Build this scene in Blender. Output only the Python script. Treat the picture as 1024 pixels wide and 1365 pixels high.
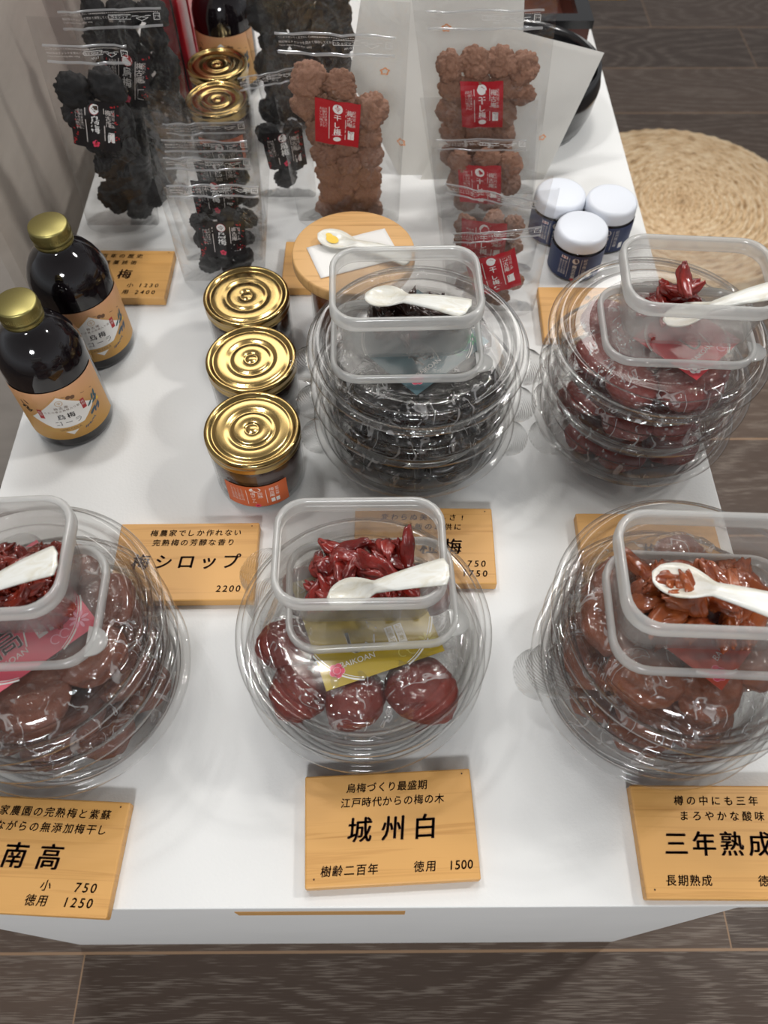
import bpy, math, random
from math import sin, cos, pi, radians, sqrt, atan2, hypot
from mathutils import Vector, Matrix, noise

for o in list(bpy.data.objects):
    bpy.data.objects.remove(o)
S = bpy.context.scene
COL = S.collection
random.seed(7)

# ------------------------------------------------------------------ camera
TH = 0.385                      # height of the display table
CAM_Z = 0.965
cp, cy_, cr = radians(58.136), radians(0.404), radians(0.13)
fwd = Vector((sin(cy_) * cos(cp), cos(cy_) * cos(cp), -sin(cp)))
r0 = Vector((cos(cy_), -sin(cy_), 0))
u0 = r0.cross(fwd)
rgt = cos(cr) * r0 + sin(cr) * u0
upv = -sin(cr) * r0 + cos(cr) * u0
cd = bpy.data.cameras.new('camera')
cd.sensor_fit = 'HORIZONTAL'
cd.sensor_width = 36.0
cd.lens = 36.0 * 1055.0 / 1024.0
cd.clip_start = 0.02
cd.dof.use_dof = True
cd.dof.focus_distance = 0.60
cd.dof.aperture_fstop = 11.0
cam = bpy.data.objects.new('camera', cd)
COL.objects.link(cam)
cam.matrix_world = Matrix(((rgt.x, upv.x, -fwd.x, 0), (rgt.y, upv.y, -fwd.y, 0), (rgt.z, upv.z, -fwd.z, CAM_Z), (0, 0, 0, 1)))
S.camera = cam

# ------------------------------------------------------------------ world, lamps, exposure
S.view_settings.view_transform = 'Standard'
S.view_settings.look = 'None'
S.view_settings.gamma = 1.0
S.view_settings.use_curve_mapping = False
S.view_settings.exposure = 0.06
S.cycles.transparent_max_bounces = 48
S.cycles.max_bounces = 8
S.cycles.diffuse_bounces = 3
S.cycles.glossy_bounces = 4
S.cycles.transmission_bounces = 6
S.cycles.sample_clamp_indirect = 4.0
S.cycles.caustics_reflective = False
S.cycles.caustics_refractive = False

w = bpy.data.worlds.new('world')
S.world = w
w.use_nodes = True
nt = w.node_tree
nt.nodes.clear()
wo = nt.nodes.new('ShaderNodeOutputWorld')
bg = nt.nodes.new('ShaderNodeBackground')
tc = nt.nodes.new('ShaderNodeTexCoord')
sep = nt.nodes.new('ShaderNodeSeparateXYZ')
ramp = nt.nodes.new('ShaderNodeValToRGB')
nt.links.new(tc.outputs['Generated'], sep.inputs[0])
mr = nt.nodes.new('ShaderNodeMapRange')
mr.inputs[1].default_value = -1
mr.inputs[2].default_value = 1
nt.links.new(sep.outputs[2], mr.inputs[0])
nt.links.new(mr.outputs[0], ramp.inputs[0])
ramp.color_ramp.elements[0].position = 0.42
ramp.color_ramp.elements[0].color = (0.14, 0.125, 0.115, 1)
ramp.color_ramp.elements[1].position = 1.0
ramp.color_ramp.elements[1].color = (0.13, 0.125, 0.12, 1)
e = ramp.color_ramp.elements.new(0.56)
e.color = (0.44, 0.455, 0.48, 1)
e = ramp.color_ramp.elements.new(0.70)
e.color = (0.27, 0.27, 0.275, 1)
nt.links.new(ramp.outputs[0], bg.inputs[0])
bg.inputs[1].default_value = 1.0
nt.links.new(bg.outputs[0], wo.inputs[0])


def lamp(name, loc, power, target=(0, 0.4, TH), radius=0.03, spot=70, color=(1, 0.975, 0.94)):
    d = bpy.data.lights.new(name, 'SPOT')
    d.energy = power
    d.shadow_soft_size = radius
    d.spot_size = radians(spot)
    d.spot_blend = 0.6
    d.color = color
    o = bpy.data.objects.new(name, d)
    COL.objects.link(o)
    o.location = loc
    o.rotation_euler = (Vector(target) - Vector(loc)).to_track_quat('-Z', 'Y').to_euler()
    return o


# added area light beyond the table, for highlights on plastic rims and lids
for nm_, loc_, sx_, sy_, pw_ in (('added_panel_light', (0.1, 2.75, 2.75), 2.6, 0.7, 26),):
    d_ = bpy.data.lights.new(nm_, 'AREA')
    d_.shape = 'RECTANGLE'
    d_.size, d_.size_y = sx_, sy_
    d_.energy = pw_
    d_.color = (1, 0.97, 0.93)
    o_ = bpy.data.objects.new(nm_, d_)
    COL.objects.link(o_)
    o_.location = loc_
    o_.rotation_euler = (Vector((0, 0.5, TH)) - Vector(loc_)).to_track_quat('-Z', 'Y').to_euler()

# small clusters of shop spots on the ceiling track
for i, (dx, dy) in enumerate(((0, 0), (0.11, 0.02), (0.05, 0.12), (0.16, 0.13), (-0.05, 0.07))):
    lamp('track_or_fill_spot', (1.35 + dx, 0.75 + dy, TH + 1.65), 11)
for i, (dx, dy) in enumerate(((0, 0), (0.11, 0.03), (0.05, 0.12), (0.16, 0.11))):
    lamp('track_or_fill_spot', (-0.70 + dx, 0.80 + dy, TH + 1.95), 9, color=(1, 0.985, 0.97))
for i, (dx, dy) in enumerate(((0, 0), (0.12, 0.02), (0.05, 0.11), (0.17, 0.13), (-0.06, 0.08))):
    lamp('track_or_fill_spot', (0.15 + dx, 1.25 + dy, TH + 2.0), 7.0)


# added fill spots before the table, put in to brighten its front face
for i, (dx, dy) in enumerate(((-0.10, 0), (0.05, 0.05), (0.20, -0.02), (-0.02, 0.16), (0.14, 0.17), (0.02, -0.12), (0.27, 0.12))):
    lamp('track_or_fill_spot', (-0.20 + dx, -1.95 + dy, TH + 1.6), 17, target=(0, 0.0, TH - 0.1), radius=0.10, color=(0.97, 0.985, 1))


# ------------------------------------------------------------------ node helpers
def new_mat(name):
    m = bpy.data.materials.new(name)
    m.use_nodes = True
    t = m.node_tree
    t.nodes.clear()
    out = t.nodes.new('ShaderNodeOutputMaterial')
    return m, t, out


def N(t, typ, **kw):
    n = t.nodes.new(typ)
    for k, v in kw.items():
        setattr(n, k, v)
    return n


def setin(n, **kw):
    for k, v in kw.items():
        n.inputs[k.replace('_', ' ')].default_value = v


def c4(c):
    return (c[0], c[1], c[2], 1)


def srgb(r, g, b):
    f = lambda c: (c / 255 / 12.92) if c / 255 <= 0.04045 else ((c / 255 + 0.055) / 1.055) ** 2.4
    return (f(r), f(g), f(b))


def coords(t, kind='Object', scale=(1, 1, 1), rot=(0, 0, 0), loc=(0, 0, 0)):
    tcn = N(t, 'ShaderNodeTexCoord')
    mp = N(t, 'ShaderNodeMapping')
    mp.inputs['Scale'].default_value = scale
    mp.inputs['Rotation'].default_value = rot
    mp.inputs['Location'].default_value = loc
    t.links.new(tcn.outputs[kind], mp.inputs[0])
    return mp.outputs[0]


def noise_node(t, vec, scale, detail=4, rough=0.55, dist=0):
    n = N(t, 'ShaderNodeTexNoise')
    n.inputs['Scale'].default_value = scale
    n.inputs['Detail'].default_value = detail
    n.inputs['Roughness'].default_value = rough
    n.inputs['Distortion'].default_value = dist
    if vec is not None:
        t.links.new(vec, n.inputs['Vector'])
    return n


def ramp_node(t, fac, stops):
    r = N(t, 'ShaderNodeValToRGB')
    els = r.color_ramp.elements
    els[0].position, els[0].color = stops[0][0], c4(stops[0][1])
    els[1].position, els[1].color = stops[-1][0], c4(stops[-1][1])
    for p, c in stops[1:-1]:
        x = els.new(p)
        x.color = c4(c)
    t.links.new(fac, r.inputs[0])
    return r.outputs[0]


def bump(t, h, strength=0.3, dist=0.001):
    b = N(t, 'ShaderNodeBump')
    b.inputs['Strength'].default_value = strength
    b.inputs['Distance'].default_value = dist
    t.links.new(h, b.inputs['Height'])
    return b.outputs[0]


def math_node(t, op, a, b=None):
    n = N(t, 'ShaderNodeMath', operation=op)
    for i, v in enumerate((a, b)):
        if v is None:
            continue
        if isinstance(v, (int, float)):
            n.inputs[i].default_value = v
        else:
            t.links.new(v, n.inputs[i])
    return n.outputs[0]


def plain(name, col, rough=0.5, metal=0.0, spec=0.5, coat=0.0, sub=None):
    m, t, out = new_mat(name)
    p = N(t, 'ShaderNodeBsdfPrincipled')
    setin(p, Base_Color=c4(col), Roughness=rough, Metallic=metal)
    p.inputs['Specular IOR Level'].default_value = spec
    p.inputs['Coat Weight'].default_value = coat
    p.inputs['Coat Roughness'].default_value = 0.05
    if sub:
        p.inputs['Subsurface Weight'].default_value = sub
        p.inputs['Subsurface Radius'].default_value = (0.004, 0.002, 0.001)
    t.links.new(p.outputs[0], out.inputs[0])
    return m


def clear(name, tint=(0.985, 0.985, 0.985), edge=None, f0=0.05, graze=0.55, rough=0.03, milk=0.0, milk_col=(0.9, 0.9, 0.9), power=3.5, wrinkle=0.0, wscale=60, folds=0.0):
    """thin clear plastic or glass: mostly passes light straight through, mirrors at grazing angles"""
    m, t, out = new_mat(name)
    tr = N(t, 'ShaderNodeBsdfTransparent')
    tr.inputs[0].default_value = c4(tint)
    base = tr.outputs[0]
    if edge:
        lw0 = N(t, 'ShaderNodeLayerWeight')
        lw0.inputs[0].default_value = 0.5
        t.links.new(ramp_node(t, lw0.outputs['Facing'], [(0.0, tint), (0.55, tuple(0.7 * a + 0.3 * b for a, b in zip(tint, edge))), (0.95, edge)]), tr.inputs[0])
    if milk > 0:
        df = N(t, 'ShaderNodeBsdfDiffuse')
        df.inputs[0].default_value = c4(milk_col)
        tl = N(t, 'ShaderNodeBsdfTranslucent')
        tl.inputs[0].default_value = c4(milk_col)
        a = N(t, 'ShaderNodeMixShader')
        a.inputs[0].default_value = 0.5
        t.links.new(df.outputs[0], a.inputs[1])
        t.links.new(tl.outputs[0], a.inputs[2])
        b = N(t, 'ShaderNodeMixShader')
        b.inputs[0].default_value = milk
        if folds > 0:
            fn = noise_node(t, coords(t), 26, 2, 0.6, 1.6)
            dv = math_node(t, 'ABSOLUTE', math_node(t, 'SUBTRACT', fn.outputs[0], 0.5))
            fr_ = ramp_node(t, dv, [(0.0, (1, 1, 1)), (0.012, (0.8, 0.8, 0.8)), (0.026, (0, 0, 0))])
            fn2 = noise_node(t, coords(t), 70, 2, 0.5, 0.6)
            fr2 = ramp_node(t, fn2.outputs[0], [(0.44, (0, 0, 0)), (0.56, (1, 1, 1))])
            t.links.new(math_node(t, 'MULTIPLY_ADD', math_node(t, 'MULTIPLY', fr_, fr2), folds), b.inputs[0])
            [n_ for n_ in t.nodes if n_.bl_idname == 'ShaderNodeMath' and n_.operation == 'MULTIPLY_ADD'][-1].inputs[2].default_value = milk
        t.links.new(base, b.inputs[1])
        t.links.new(a.outputs[0], b.inputs[2])
        base = b.outputs[0]
    gl = N(t, 'ShaderNodeBsdfGlossy')
    gl.inputs['Roughness'].default_value = rough
    lw = N(t, 'ShaderNodeLayerWeight')
    lw.inputs[0].default_value = 0.5
    if wrinkle > 0:
        nn = noise_node(t, coords(t), wscale, 3, 0.6, 0.8)
        bn = bump(t, nn.outputs[0], wrinkle, 0.004)
        t.links.new(bn, gl.inputs['Normal'])
        t.links.new(bn, lw.inputs['Normal'])
    pw = math_node(t, 'POWER', lw.outputs['Facing'], power)
    fac = math_node(t, 'MULTIPLY_ADD', pw, graze)
    t.nodes[-1].inputs[2].default_value = f0
    mx = N(t, 'ShaderNodeMixShader')
    t.links.new(fac, mx.inputs[0])
    t.links.new(base, mx.inputs[1])
    t.links.new(gl.outputs[0], mx.inputs[2])
    t.links.new(mx.outputs[0], out.inputs[0])
    return m


# ------------------------------------------------------------------ materials
def table_white():
    m, t, out = new_mat('white_painted_board')
    p = N(t, 'ShaderNodeBsdfPrincipled')
    v = coords(t)
    n1 = noise_node(t, v, 420, 3)
    n2 = noise_node(t, v, 9, 3)
    n3 = noise_node(t, v, 2600, 0)
    col = ramp_node(t, n2.outputs[0], [(0.3, (0.775, 0.775, 0.76)), (0.7, (0.81, 0.81, 0.795))])
    t.links.new(col, p.inputs['Base Color'])
    p.inputs['Roughness'].default_value = 0.55
    t.links.new(bump(t, n1.outputs[0], 0.35, 0.0006), p.inputs['Normal'])
    t.links.new(p.outputs[0], out.inputs[0])
    return m


def floor_mat():
    m, t, out = new_mat('dark_oak_planks')
    p = N(t, 'ShaderNodeBsdfPrincipled')
    tcn = N(t, 'ShaderNodeTexCoord')
    sp = N(t, 'ShaderNodeSeparateXYZ')
    t.links.new(tcn.outputs['Object'], sp.inputs[0])
    PITCH = 0.1703
    yy = math_node(t, 'DIVIDE', math_node(t, 'SUBTRACT', sp.outputs[1], 0.046), PITCH)
    idx = math_node(t, 'FLOOR', yy)
    fr = math_node(t, 'FRACT', yy)
    wn = N(t, 'ShaderNodeTexWhiteNoise', noise_dimensions='1D')
    t.links.new(idx, wn.inputs['W'])
    xo = math_node(t, 'MULTIPLY_ADD', wn.outputs['Value'], 7.31)
    t.links.new(sp.outputs[0], t.nodes[-1].inputs[2])
    xs = math_node(t, 'DIVIDE', math_node(t, 'ADD', xo, 0.37), 1.25)
    xi = math_node(t, 'FLOOR', xs)
    xf = math_node(t, 'FRACT', xs)
    cell = math_node(t, 'MULTIPLY_ADD', idx, 17.3)
    t.links.new(xi, t.nodes[-1].inputs[2])
    wn2 = N(t, 'ShaderNodeTexWhiteNoise', noise_dimensions='1D')
    t.links.new(cell, wn2.inputs['W'])
    # grain coordinates: long in x
    cmb = N(t, 'ShaderNodeCombineXYZ')
    t.links.new(xo, cmb.inputs[0])
    t.links.new(sp.outputs[1], cmb.inputs[1])
    t.links.new(math_node(t, 'MULTIPLY', wn2.outputs['Value'], 40), cmb.inputs[2])
    # cathedral rings
    mp = N(t, 'ShaderNodeMapping')
    mp.inputs['Scale'].default_value = (2.3, 9.0, 1)
    t.links.new(cmb.outputs[0], mp.inputs[0])
    nr = noise_node(t, mp.outputs[0], 0.9, 1, 0.4)
    rings = math_node(t, 'FRACT', math_node(t, 'MULTIPLY', nr.outputs[0], 17.0))
    ringm = math_node(t, 'SUBTRACT', 1.0, math_node(t, 'MULTIPLY', math_node(t, 'ABSOLUTE', math_node(t, 'SUBTRACT', rings, 0.5)), 3.2))
    # fine pores: short pale dashes gathered along the rings
    mp2 = N(t, 'ShaderNodeMapping')
    mp2.inputs['Scale'].default_value = (34, 900, 1)
    t.links.new(cmb.outputs[0], mp2.inputs[0])
    npz = noise_node(t, mp2.outputs[0], 1.0, 1, 0.5)
    pores = math_node(t, 'ADD', npz.outputs[0], math_node(t, 'MULTIPLY', ringm, 0.14))
    pm = ramp_node(t, pores, [(0.0, (0, 0, 0)), (0.56, (0, 0, 0)), (0.70, (1, 1, 1))])
    base = ramp_node(t, wn2.outputs['Value'], [(0.0, srgb(73, 58, 48)), (0.5, srgb(83, 67, 56)), (1.0, srgb(94, 77, 65))])
    nb = noise_node(t, mp.outputs[0], 6.0, 3)
    mx0 = N(t, 'ShaderNodeMix', data_type='RGBA', blend_type='MULTIPLY')
    mx0.inputs[0].default_value = 0.5
    t.links.new(base, mx0.inputs[6])
    t.links.new(ramp_node(t, nb.outputs[0], [(0.3, (0.78, 0.78, 0.78)), (0.7, (1, 1, 1))]), mx0.inputs[7])
    mx = N(t, 'ShaderNodeMix', data_type='RGBA')
    t.links.new(math_node(t, 'MULTIPLY', pm, 0.34), mx.inputs[0])
    t.links.new(mx0.outputs[2], mx.inputs[6])
    mx.inputs[7].default_value = c4(srgb(158, 146, 134))
    # joints
    gap = math_node(t, 'LESS_THAN', fr, 0.016)
    jx = math_node(t, 'LESS_THAN', xf, 0.0012)
    mx2 = N(t, 'ShaderNodeMix', data_type='RGBA')
    t.links.new(math_node(t, 'MAXIMUM', gap, jx), mx2.inputs[0])
    t.links.new(mx.outputs[2], mx2.inputs[6])
    mx2.inputs[7].default_value = c4(srgb(152, 122, 94))
    t.links.new(mx2.outputs[2], p.inputs['Base Color'])
    p.inputs['Roughness'].default_value = 0.42
    t.links.new(bump(t, pores, 0.25, 0.0006), p.inputs['Normal'])
    t.links.new(p.outputs[0], out.inputs[0])
    return m


def wood_mat(name, light, dark, scale=(6, 90, 6), rough=0.45, wavy=1.2):
    m, t, out = new_mat(name)
    p = N(t, 'ShaderNodeBsdfPrincipled')
    oi = N(t, 'ShaderNodeObjectInfo')
    tcn = N(t, 'ShaderNodeTexCoord')
    add = N(t, 'ShaderNodeVectorMath', operation='ADD')
    t.links.new(tcn.outputs['Object'], add.inputs[0])
    sc = N(t, 'ShaderNodeVectorMath', operation='SCALE')
    t.links.new(oi.outputs['Random'], sc.inputs['Scale'])
    sc.inputs[0].default_value = (3, 5, 7)
    t.links.new(sc.outputs[0], add.inputs[1])
    mp = N(t, 'ShaderNodeMapping')
    mp.inputs['Scale'].default_value = scale
    t.links.new(add.outputs[0], mp.inputs[0])
    n = noise_node(t, mp.outputs[0], 1.0, 3, 0.5, wavy)
    mp2 = N(t, 'ShaderNodeMapping')
    mp2.inputs['Scale'].default_value = (scale[0] * 2, scale[1] * 9, scale[2] * 2)
    t.links.new(add.outputs[0], mp2.inputs[0])
    n2 = noise_node(t, mp2.outputs[0], 1.0, 2)
    f = math_node(t, 'ADD', n.outputs[0], math_node(t, 'MULTIPLY', math_node(t, 'SUBTRACT', n2.outputs[0], 0.5), 0.22))
    c = ramp_node(t, f, [(0.28, dark), (0.42, light), (0.57, light), (0.63, tuple(0.5 * a + 0.5 * b for a, b in zip(light, dark))), (0.67, light), (0.84, dark)])
    t.links.new(c, p.inputs['Base Color'])
    p.inputs['Roughness'].default_value = rough
    t.links.new(bump(t, n2.outputs[0], 0.1, 0.0005), p.inputs['Normal'])
    t.links.new(p.outputs[0], out.inputs[0])
    return m


def plum_mat(name, a, b, rough=0.36, bscale=180, bstr=0.35, coat=0.12, sub=0.0, spot=None):
    m, t, out = new_mat(name)
    p = N(t, 'ShaderNodeBsdfPrincipled')
    oi = N(t, 'ShaderNodeObjectInfo')
    v = coords(t)
    add = N(t, 'ShaderNodeVectorMath', operation='ADD')
    t.links.new(v, add.inputs[0])
    t.links.new(oi.outputs['Random'], add.inputs[1])
    n = noise_node(t, add.outputs[0], 45, 4, 0.6, 0.6)
    c = ramp_node(t, n.outputs[0], [(0.3, a), (0.72, b)])
    t.links.new(c, p.inputs['Base Color'])
    p.inputs['Roughness'].default_value = rough
    p.inputs['Coat Weight'].default_value = coat
    p.inputs['Coat Roughness'].default_value = 0.12
    if sub:
        p.inputs['Subsurface Weight'].default_value = sub
        p.inputs['Subsurface Radius'].default_value = (0.006, 0.002, 0.001)
        p.inputs['Subsurface Scale'].default_value = 1.0
    n2 = noise_node(t, add.outputs[0], bscale, 3, 0.6, 0.7)
    t.links.new(bump(t, n2.outputs[0], bstr, 0.0015), p.inputs['Normal'])
    t.links.new(p.outputs[0], out.inputs[0])
    return m


def wall_mat():
    m, t, out = new_mat('grey_plaster')
    p = N(t, 'ShaderNodeBsdfPrincipled')
    v = coords(t, scale=(1, 1, 3))
    n = noise_node(t, v, 5, 5, 0.6, 0.5)
    t.links.new(ramp_node(t, n.outputs[0], [(0.3, srgb(168, 159, 150)), (0.7, srgb(188, 179, 169))]), p.inputs['Base Color'])
    p.inputs['Roughness'].default_value = 0.7
    t.links.new(bump(t, noise_node(t, v, 40, 4).outputs[0], 0.15, 0.002), p.inputs['Normal'])
    t.links.new(p.outputs[0], out.inputs[0])
    return m


def seagrass_mat():
    m, t, out = new_mat('woven_seagrass')
    p = N(t, 'ShaderNodeBsdfPrincipled')
    v = coords(t)
    sp = N(t, 'ShaderNodeSeparateXYZ')
    t.links.new(v, sp.inputs[0])
    ang = math_node(t, 'ARCTAN2', sp.outputs[1], sp.outputs[0])
    rad = math_node(t, 'SQRT', math_node(t, 'ADD', math_node(t, 'MULTIPLY', sp.outputs[0], sp.outputs[0]), math_node(t, 'MULTIPLY', sp.outputs[1], sp.outputs[1])))
    cm = N(t, 'ShaderNodeCombineXYZ')
    t.links.new(math_node(t, 'MULTIPLY', ang, 6), cm.inputs[0])
    t.links.new(math_node(t, 'MULTIPLY', rad, 170), cm.inputs[1])
    n = noise_node(t, cm.outputs[0], 1.0, 3)
    c = ramp_node(t, n.outputs[0], [(0.28, srgb(150, 118, 82)), (0.45, srgb(212, 182, 142)), (0.72, srgb(240, 220, 186))])
    t.links.new(c, p.inputs['Base Color'])
    p.inputs['Roughness'].default_value = 0.6
    t.links.new(p.outputs[0], out.inputs[0])
    return m


def paper_mat():
    m, t, out = new_mat('white_glassine_paper')
    d = N(t, 'ShaderNodeBsdfPrincipled')
    setin(d, Base_Color=c4(srgb(238, 236, 231)), Roughness=0.45)
    n = noise_node(t, coords(t), 14, 4, 0.6, 1.0)
    t.links.new(bump(t, n.outputs[0], 0.25, 0.006), d.inputs['Normal'])
    tl = N(t, 'ShaderNodeBsdfTranslucent')
    tl.inputs[0].default_value = c4(srgb(238, 236, 231))
    mx = N(t, 'ShaderNodeMixShader')
    mx.inputs[0].default_value = 0.5
    t.links.new(d.outputs[0], mx.inputs[1])
    t.links.new(tl.outputs[0], mx.inputs[2])
    t.links.new(mx.outputs[0], out.inputs[0])
    return m


def pearl_mat():
    m, t, out = new_mat('pearly_shell')
    p = N(t, 'ShaderNodeBsdfPrincipled')
    n = noise_node(t, coords(t, scale=(1, 3, 1)), 60, 3, 0.6, 1.0)
    t.links.new(ramp_node(t, n.outputs[0], [(0.3, srgb(214, 208, 190)), (0.6, srgb(232, 232, 226))]), p.inputs['Base Color'])
    p.inputs['Roughness'].default_value = 0.25
    p.inputs['Coat Weight'].default_value = 0.3
    t.links.new(p.outputs[0], out.inputs[0])
    return m


def mesh_tab_mat():
    m = clear('embossed_clear_plastic', tint=(0.95, 0.95, 0.945), edge=(0.5, 0.5, 0.49), f0=0.08, graze=0.8, rough=0.06, power=2.0)
    return m


M = {
    'table': table_white(), 'floor': floor_mat(), 'wall': wall_mat(),
    'sign': wood_mat('pale_cedar_board', srgb(217, 164, 94), srgb(190, 136, 70), (3, 60, 30)),
    'bamboo': wood_mat('bamboo_lid', srgb(216, 170, 112), srgb(186, 138, 82), (5, 120, 30), wavy=0.4),
    'burn': plain('burnt_lettering', srgb(74, 44, 30), 0.7),
    'slot': plain('raw_wood_slot', srgb(196, 148, 88), 0.7),
    'pet': clear('clear_pet_plastic', tint=(0.975, 0.975, 0.972), edge=(0.70, 0.695, 0.68), f0=0.040, graze=0.85, rough=0.06, power=2.4),
    'tab': mesh_tab_mat(),
    'wrap': clear('cling_film', tint=(0.96, 0.96, 0.96), edge=(0.78, 0.78, 0.78), f0=0.085, graze=0.5, rough=0.09, milk=0.004, milk_col=(0.95, 0.95, 0.95), folds=0.60, wrinkle=0.8, wscale=60),
    'film': clear('pouch_film', tint=(0.965, 0.965, 0.965), edge=(0.86, 0.86, 0.86), f0=0.035, graze=0.5, rough=0.055, milk=0.004, milk_col=(0.85, 0.85, 0.86), wrinkle=0.9, wscale=24),
    'zip': clear('pouch_zip', tint=(0.95, 0.95, 0.95), f0=0.12, graze=0.6, rough=0.10, milk=0.48, milk_col=(0.86, 0.86, 0.86)),
    'pp': clear('frosted_box_plastic', tint=(0.93, 0.925, 0.915), f0=0.04, graze=0.35, rough=0.16, milk=0.15, milk_col=(0.82, 0.815, 0.80)),
    'pprim': clear('frosted_rim_plastic', tint=(0.90, 0.90, 0.89), f0=0.05, graze=0.35, rough=0.18, milk=0.58, milk_col=(0.84, 0.84, 0.82)),
    'glass': clear('jar_glass', tint=(0.97, 0.975, 0.97), f0=0.05, graze=0.6, rough=0.02),
    'black_glass': plain('dark_cola_in_glass', (0.006, 0.004, 0.005), 0.06, spec=0.5, coat=0.4),
    'gold_lid': plain('gold_tin', srgb(176, 150, 98), 0.17, 1.0),
    'gold_cap': plain('pale_gold_cap', srgb(164, 154, 98), 0.40, 1.0),
    'jam': plain('dark_plum_jam', srgb(52, 22, 12), 0.2, coat=0.5),
    'honey': plain('amber_paste', srgb(122, 66, 28), 0.25, coat=0.3),
    'white_cap': plain('white_plastic_cap', srgb(226, 230, 238), 0.4),
    'navy': plain('navy_label_paper', srgb(38, 52, 92), 0.5),
    'orange': plain('orange_label_paper', srgb(203, 96, 44), 0.5),
    'tan': None,
    'redlabel': plain('red_label_paper', srgb(176, 26, 38), 0.4),
    'blacklabel': plain('black_label_paper', srgb(26, 22, 24), 0.4),
    'white': plain('white_print', srgb(236, 234, 230), 0.5),
    'offwhite': plain('soft_white_print', srgb(214, 206, 200), 0.5),
    'redprint': plain('red_print', srgb(176, 36, 40), 0.5),
    'pinkprint': plain('pink_print', srgb(222, 66, 98), 0.5),
    'pinklight': plain('light_pink_print', srgb(244, 170, 190), 0.5),
    'brownprint': plain('brown_print', srgb(104, 70, 44), 0.5),
    'ink': plain('black_ink', srgb(38, 32, 32), 0.5),
    'greenprint': plain('teal_print', srgb(44, 92, 100), 0.5),
    'goldprint': plain('gold_print', srgb(196, 152, 80), 0.5),
    'leaf': plain('slate_blue_print', srgb(66, 84, 104), 0.5),
    'orangeprint': plain('orange_print', srgb(222, 140, 74), 0.5),
    'olive': plain('olive_gold_card', srgb(172, 146, 16), 0.35),
    'oliveline': plain('pale_olive_print', srgb(206, 190, 92), 0.4),
    'teal': plain('teal_card', srgb(60, 98, 108), 0.35),
    'tealgreen': plain('green_card_print', srgb(62, 158, 110), 0.4),
    'redcard': plain('red_card', srgb(206, 30, 48), 0.35),
    'pinkcard': plain('rose_pink_card', srgb(226, 92, 112), 0.35),
    'rustcard': plain('rust_red_card', srgb(190, 66, 40), 0.35),
    'plum_red': plum_mat('red_plum_skin', srgb(98, 32, 24), srgb(138, 52, 38), 0.38),
    'plum_brown': plum_mat('brown_plum_skin', srgb(104, 54, 38), srgb(144, 84, 60), 0.38),
    'plum_amber': plum_mat('amber_plum_skin', srgb(116, 56, 32), srgb(158, 88, 52), 0.38),
    'plum_black': plum_mat('black_plum_skin', srgb(22, 18, 16), srgb(52, 44, 36), 0.2, bscale=120, bstr=0.6, coat=0.6),
    'plum_crimson': plum_mat('crimson_plum_skin', srgb(108, 34, 28), srgb(150, 60, 48), 0.38),
    'prune': plum_mat('wrinkled_prune', srgb(116, 80, 64), srgb(190, 144, 118), 0.55, bscale=220, bstr=0.5, coat=0.0),
    'smoked': plum_mat('smoked_black_plum', srgb(14, 13, 14), srgb(36, 34, 34), 0.6, bscale=160, bstr=0.5, coat=0.0),
    'chop_red': plum_mat('chopped_red_flesh', srgb(100, 20, 18), srgb(150, 44, 34), 0.22, bscale=260, coat=0.7, sub=0.1),
    'chop_amber': plum_mat('chopped_amber_flesh', srgb(116, 50, 24), srgb(170, 92, 48), 0.22, bscale=260, coat=0.7, sub=0.1),
    'chop_black': plum_mat('chopped_black_flesh', srgb(22, 16, 14), srgb(70, 44, 34), 0.18, bscale=200, coat=0.7),
    'mash': plum_mat('mashed_red_plum', srgb(94, 24, 16), srgb(144, 50, 32), 0.16, bscale=150, coat=0.8, sub=0.1),
    'pearl': pearl_mat(), 'paper': paper_mat(),
    'napkin': plain('white_napkin_paper', srgb(232, 230, 226), 0.7),
    'stain': plain('yellow_stain', srgb(226, 186, 44), 0.4),
    'black_lacquer': plain('black_lacquer', (0.009, 0.009, 0.010), 0.22, coat=0.3),
    'mahogany': plain('reddish_brown_wood', srgb(88, 48, 38), 0.4),
    'redbox': plain('red_package_card', srgb(172, 22, 38), 0.35),
    'brass': plain('brass_trim', srgb(196, 158, 62), 0.35, 0.8),
    'seagrass': seagrass_mat(),
    'water': clear('brine', tint=(0.93, 0.86, 0.84), f0=0.05, graze=0.5, rough=0.05),
}


def grad_label():
    m, t, out = new_mat('peach_gold_label_paper')
    p = N(t, 'ShaderNodeBsdfPrincipled')
    v = coords(t)
    sp = N(t, 'ShaderNodeSeparateXYZ')
    t.links.new(v, sp.inputs[0])
    f = N(t, 'ShaderNodeMapRange')
    f.inputs[1].default_value = 0.014
    f.inputs[2].default_value = 0.085
    t.links.new(sp.outputs[2], f.inputs[0])
    t.links.new(ramp_node(t, f.outputs[0], [(0.0, srgb(190, 142, 62)), (0.6, srgb(208, 156, 100)), (1.0, srgb(216, 160, 122))]), p.inputs['Base Color'])
    p.inputs['Roughness'].default_value = 0.45
    t.links.new(p.outputs[0], out.inputs[0])
    return m


M['tan'] = grad_label()


# ------------------------------------------------------------------ mesh helpers
def mesh_data(name, verts, faces, mats, fmat=None, smooth=True):
    me = bpy.data.meshes.new(name)
    me.from_pydata([tuple(v) for v in verts], [], faces)
    for m in (mats if isinstance(mats, (list, tuple)) else [mats]):
        me.materials.append(m)
    if fmat:
        for p, i in zip(me.polygons, fmat):
            p.material_index = i
    if smooth:
        for p in me.polygons:
            p.use_smooth = True
    me.update()
    return me


def link(name, data, parent=None, loc=(0, 0, 0), rot=(0, 0, 0), scale=None):
    o = bpy.data.objects.new(name, data)
    COL.objects.link(o)
    o.location = loc
    o.rotation_euler = rot
    if scale is not None:
        o.scale = scale
    if parent is not None:
        o.parent = parent
    return o


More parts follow.
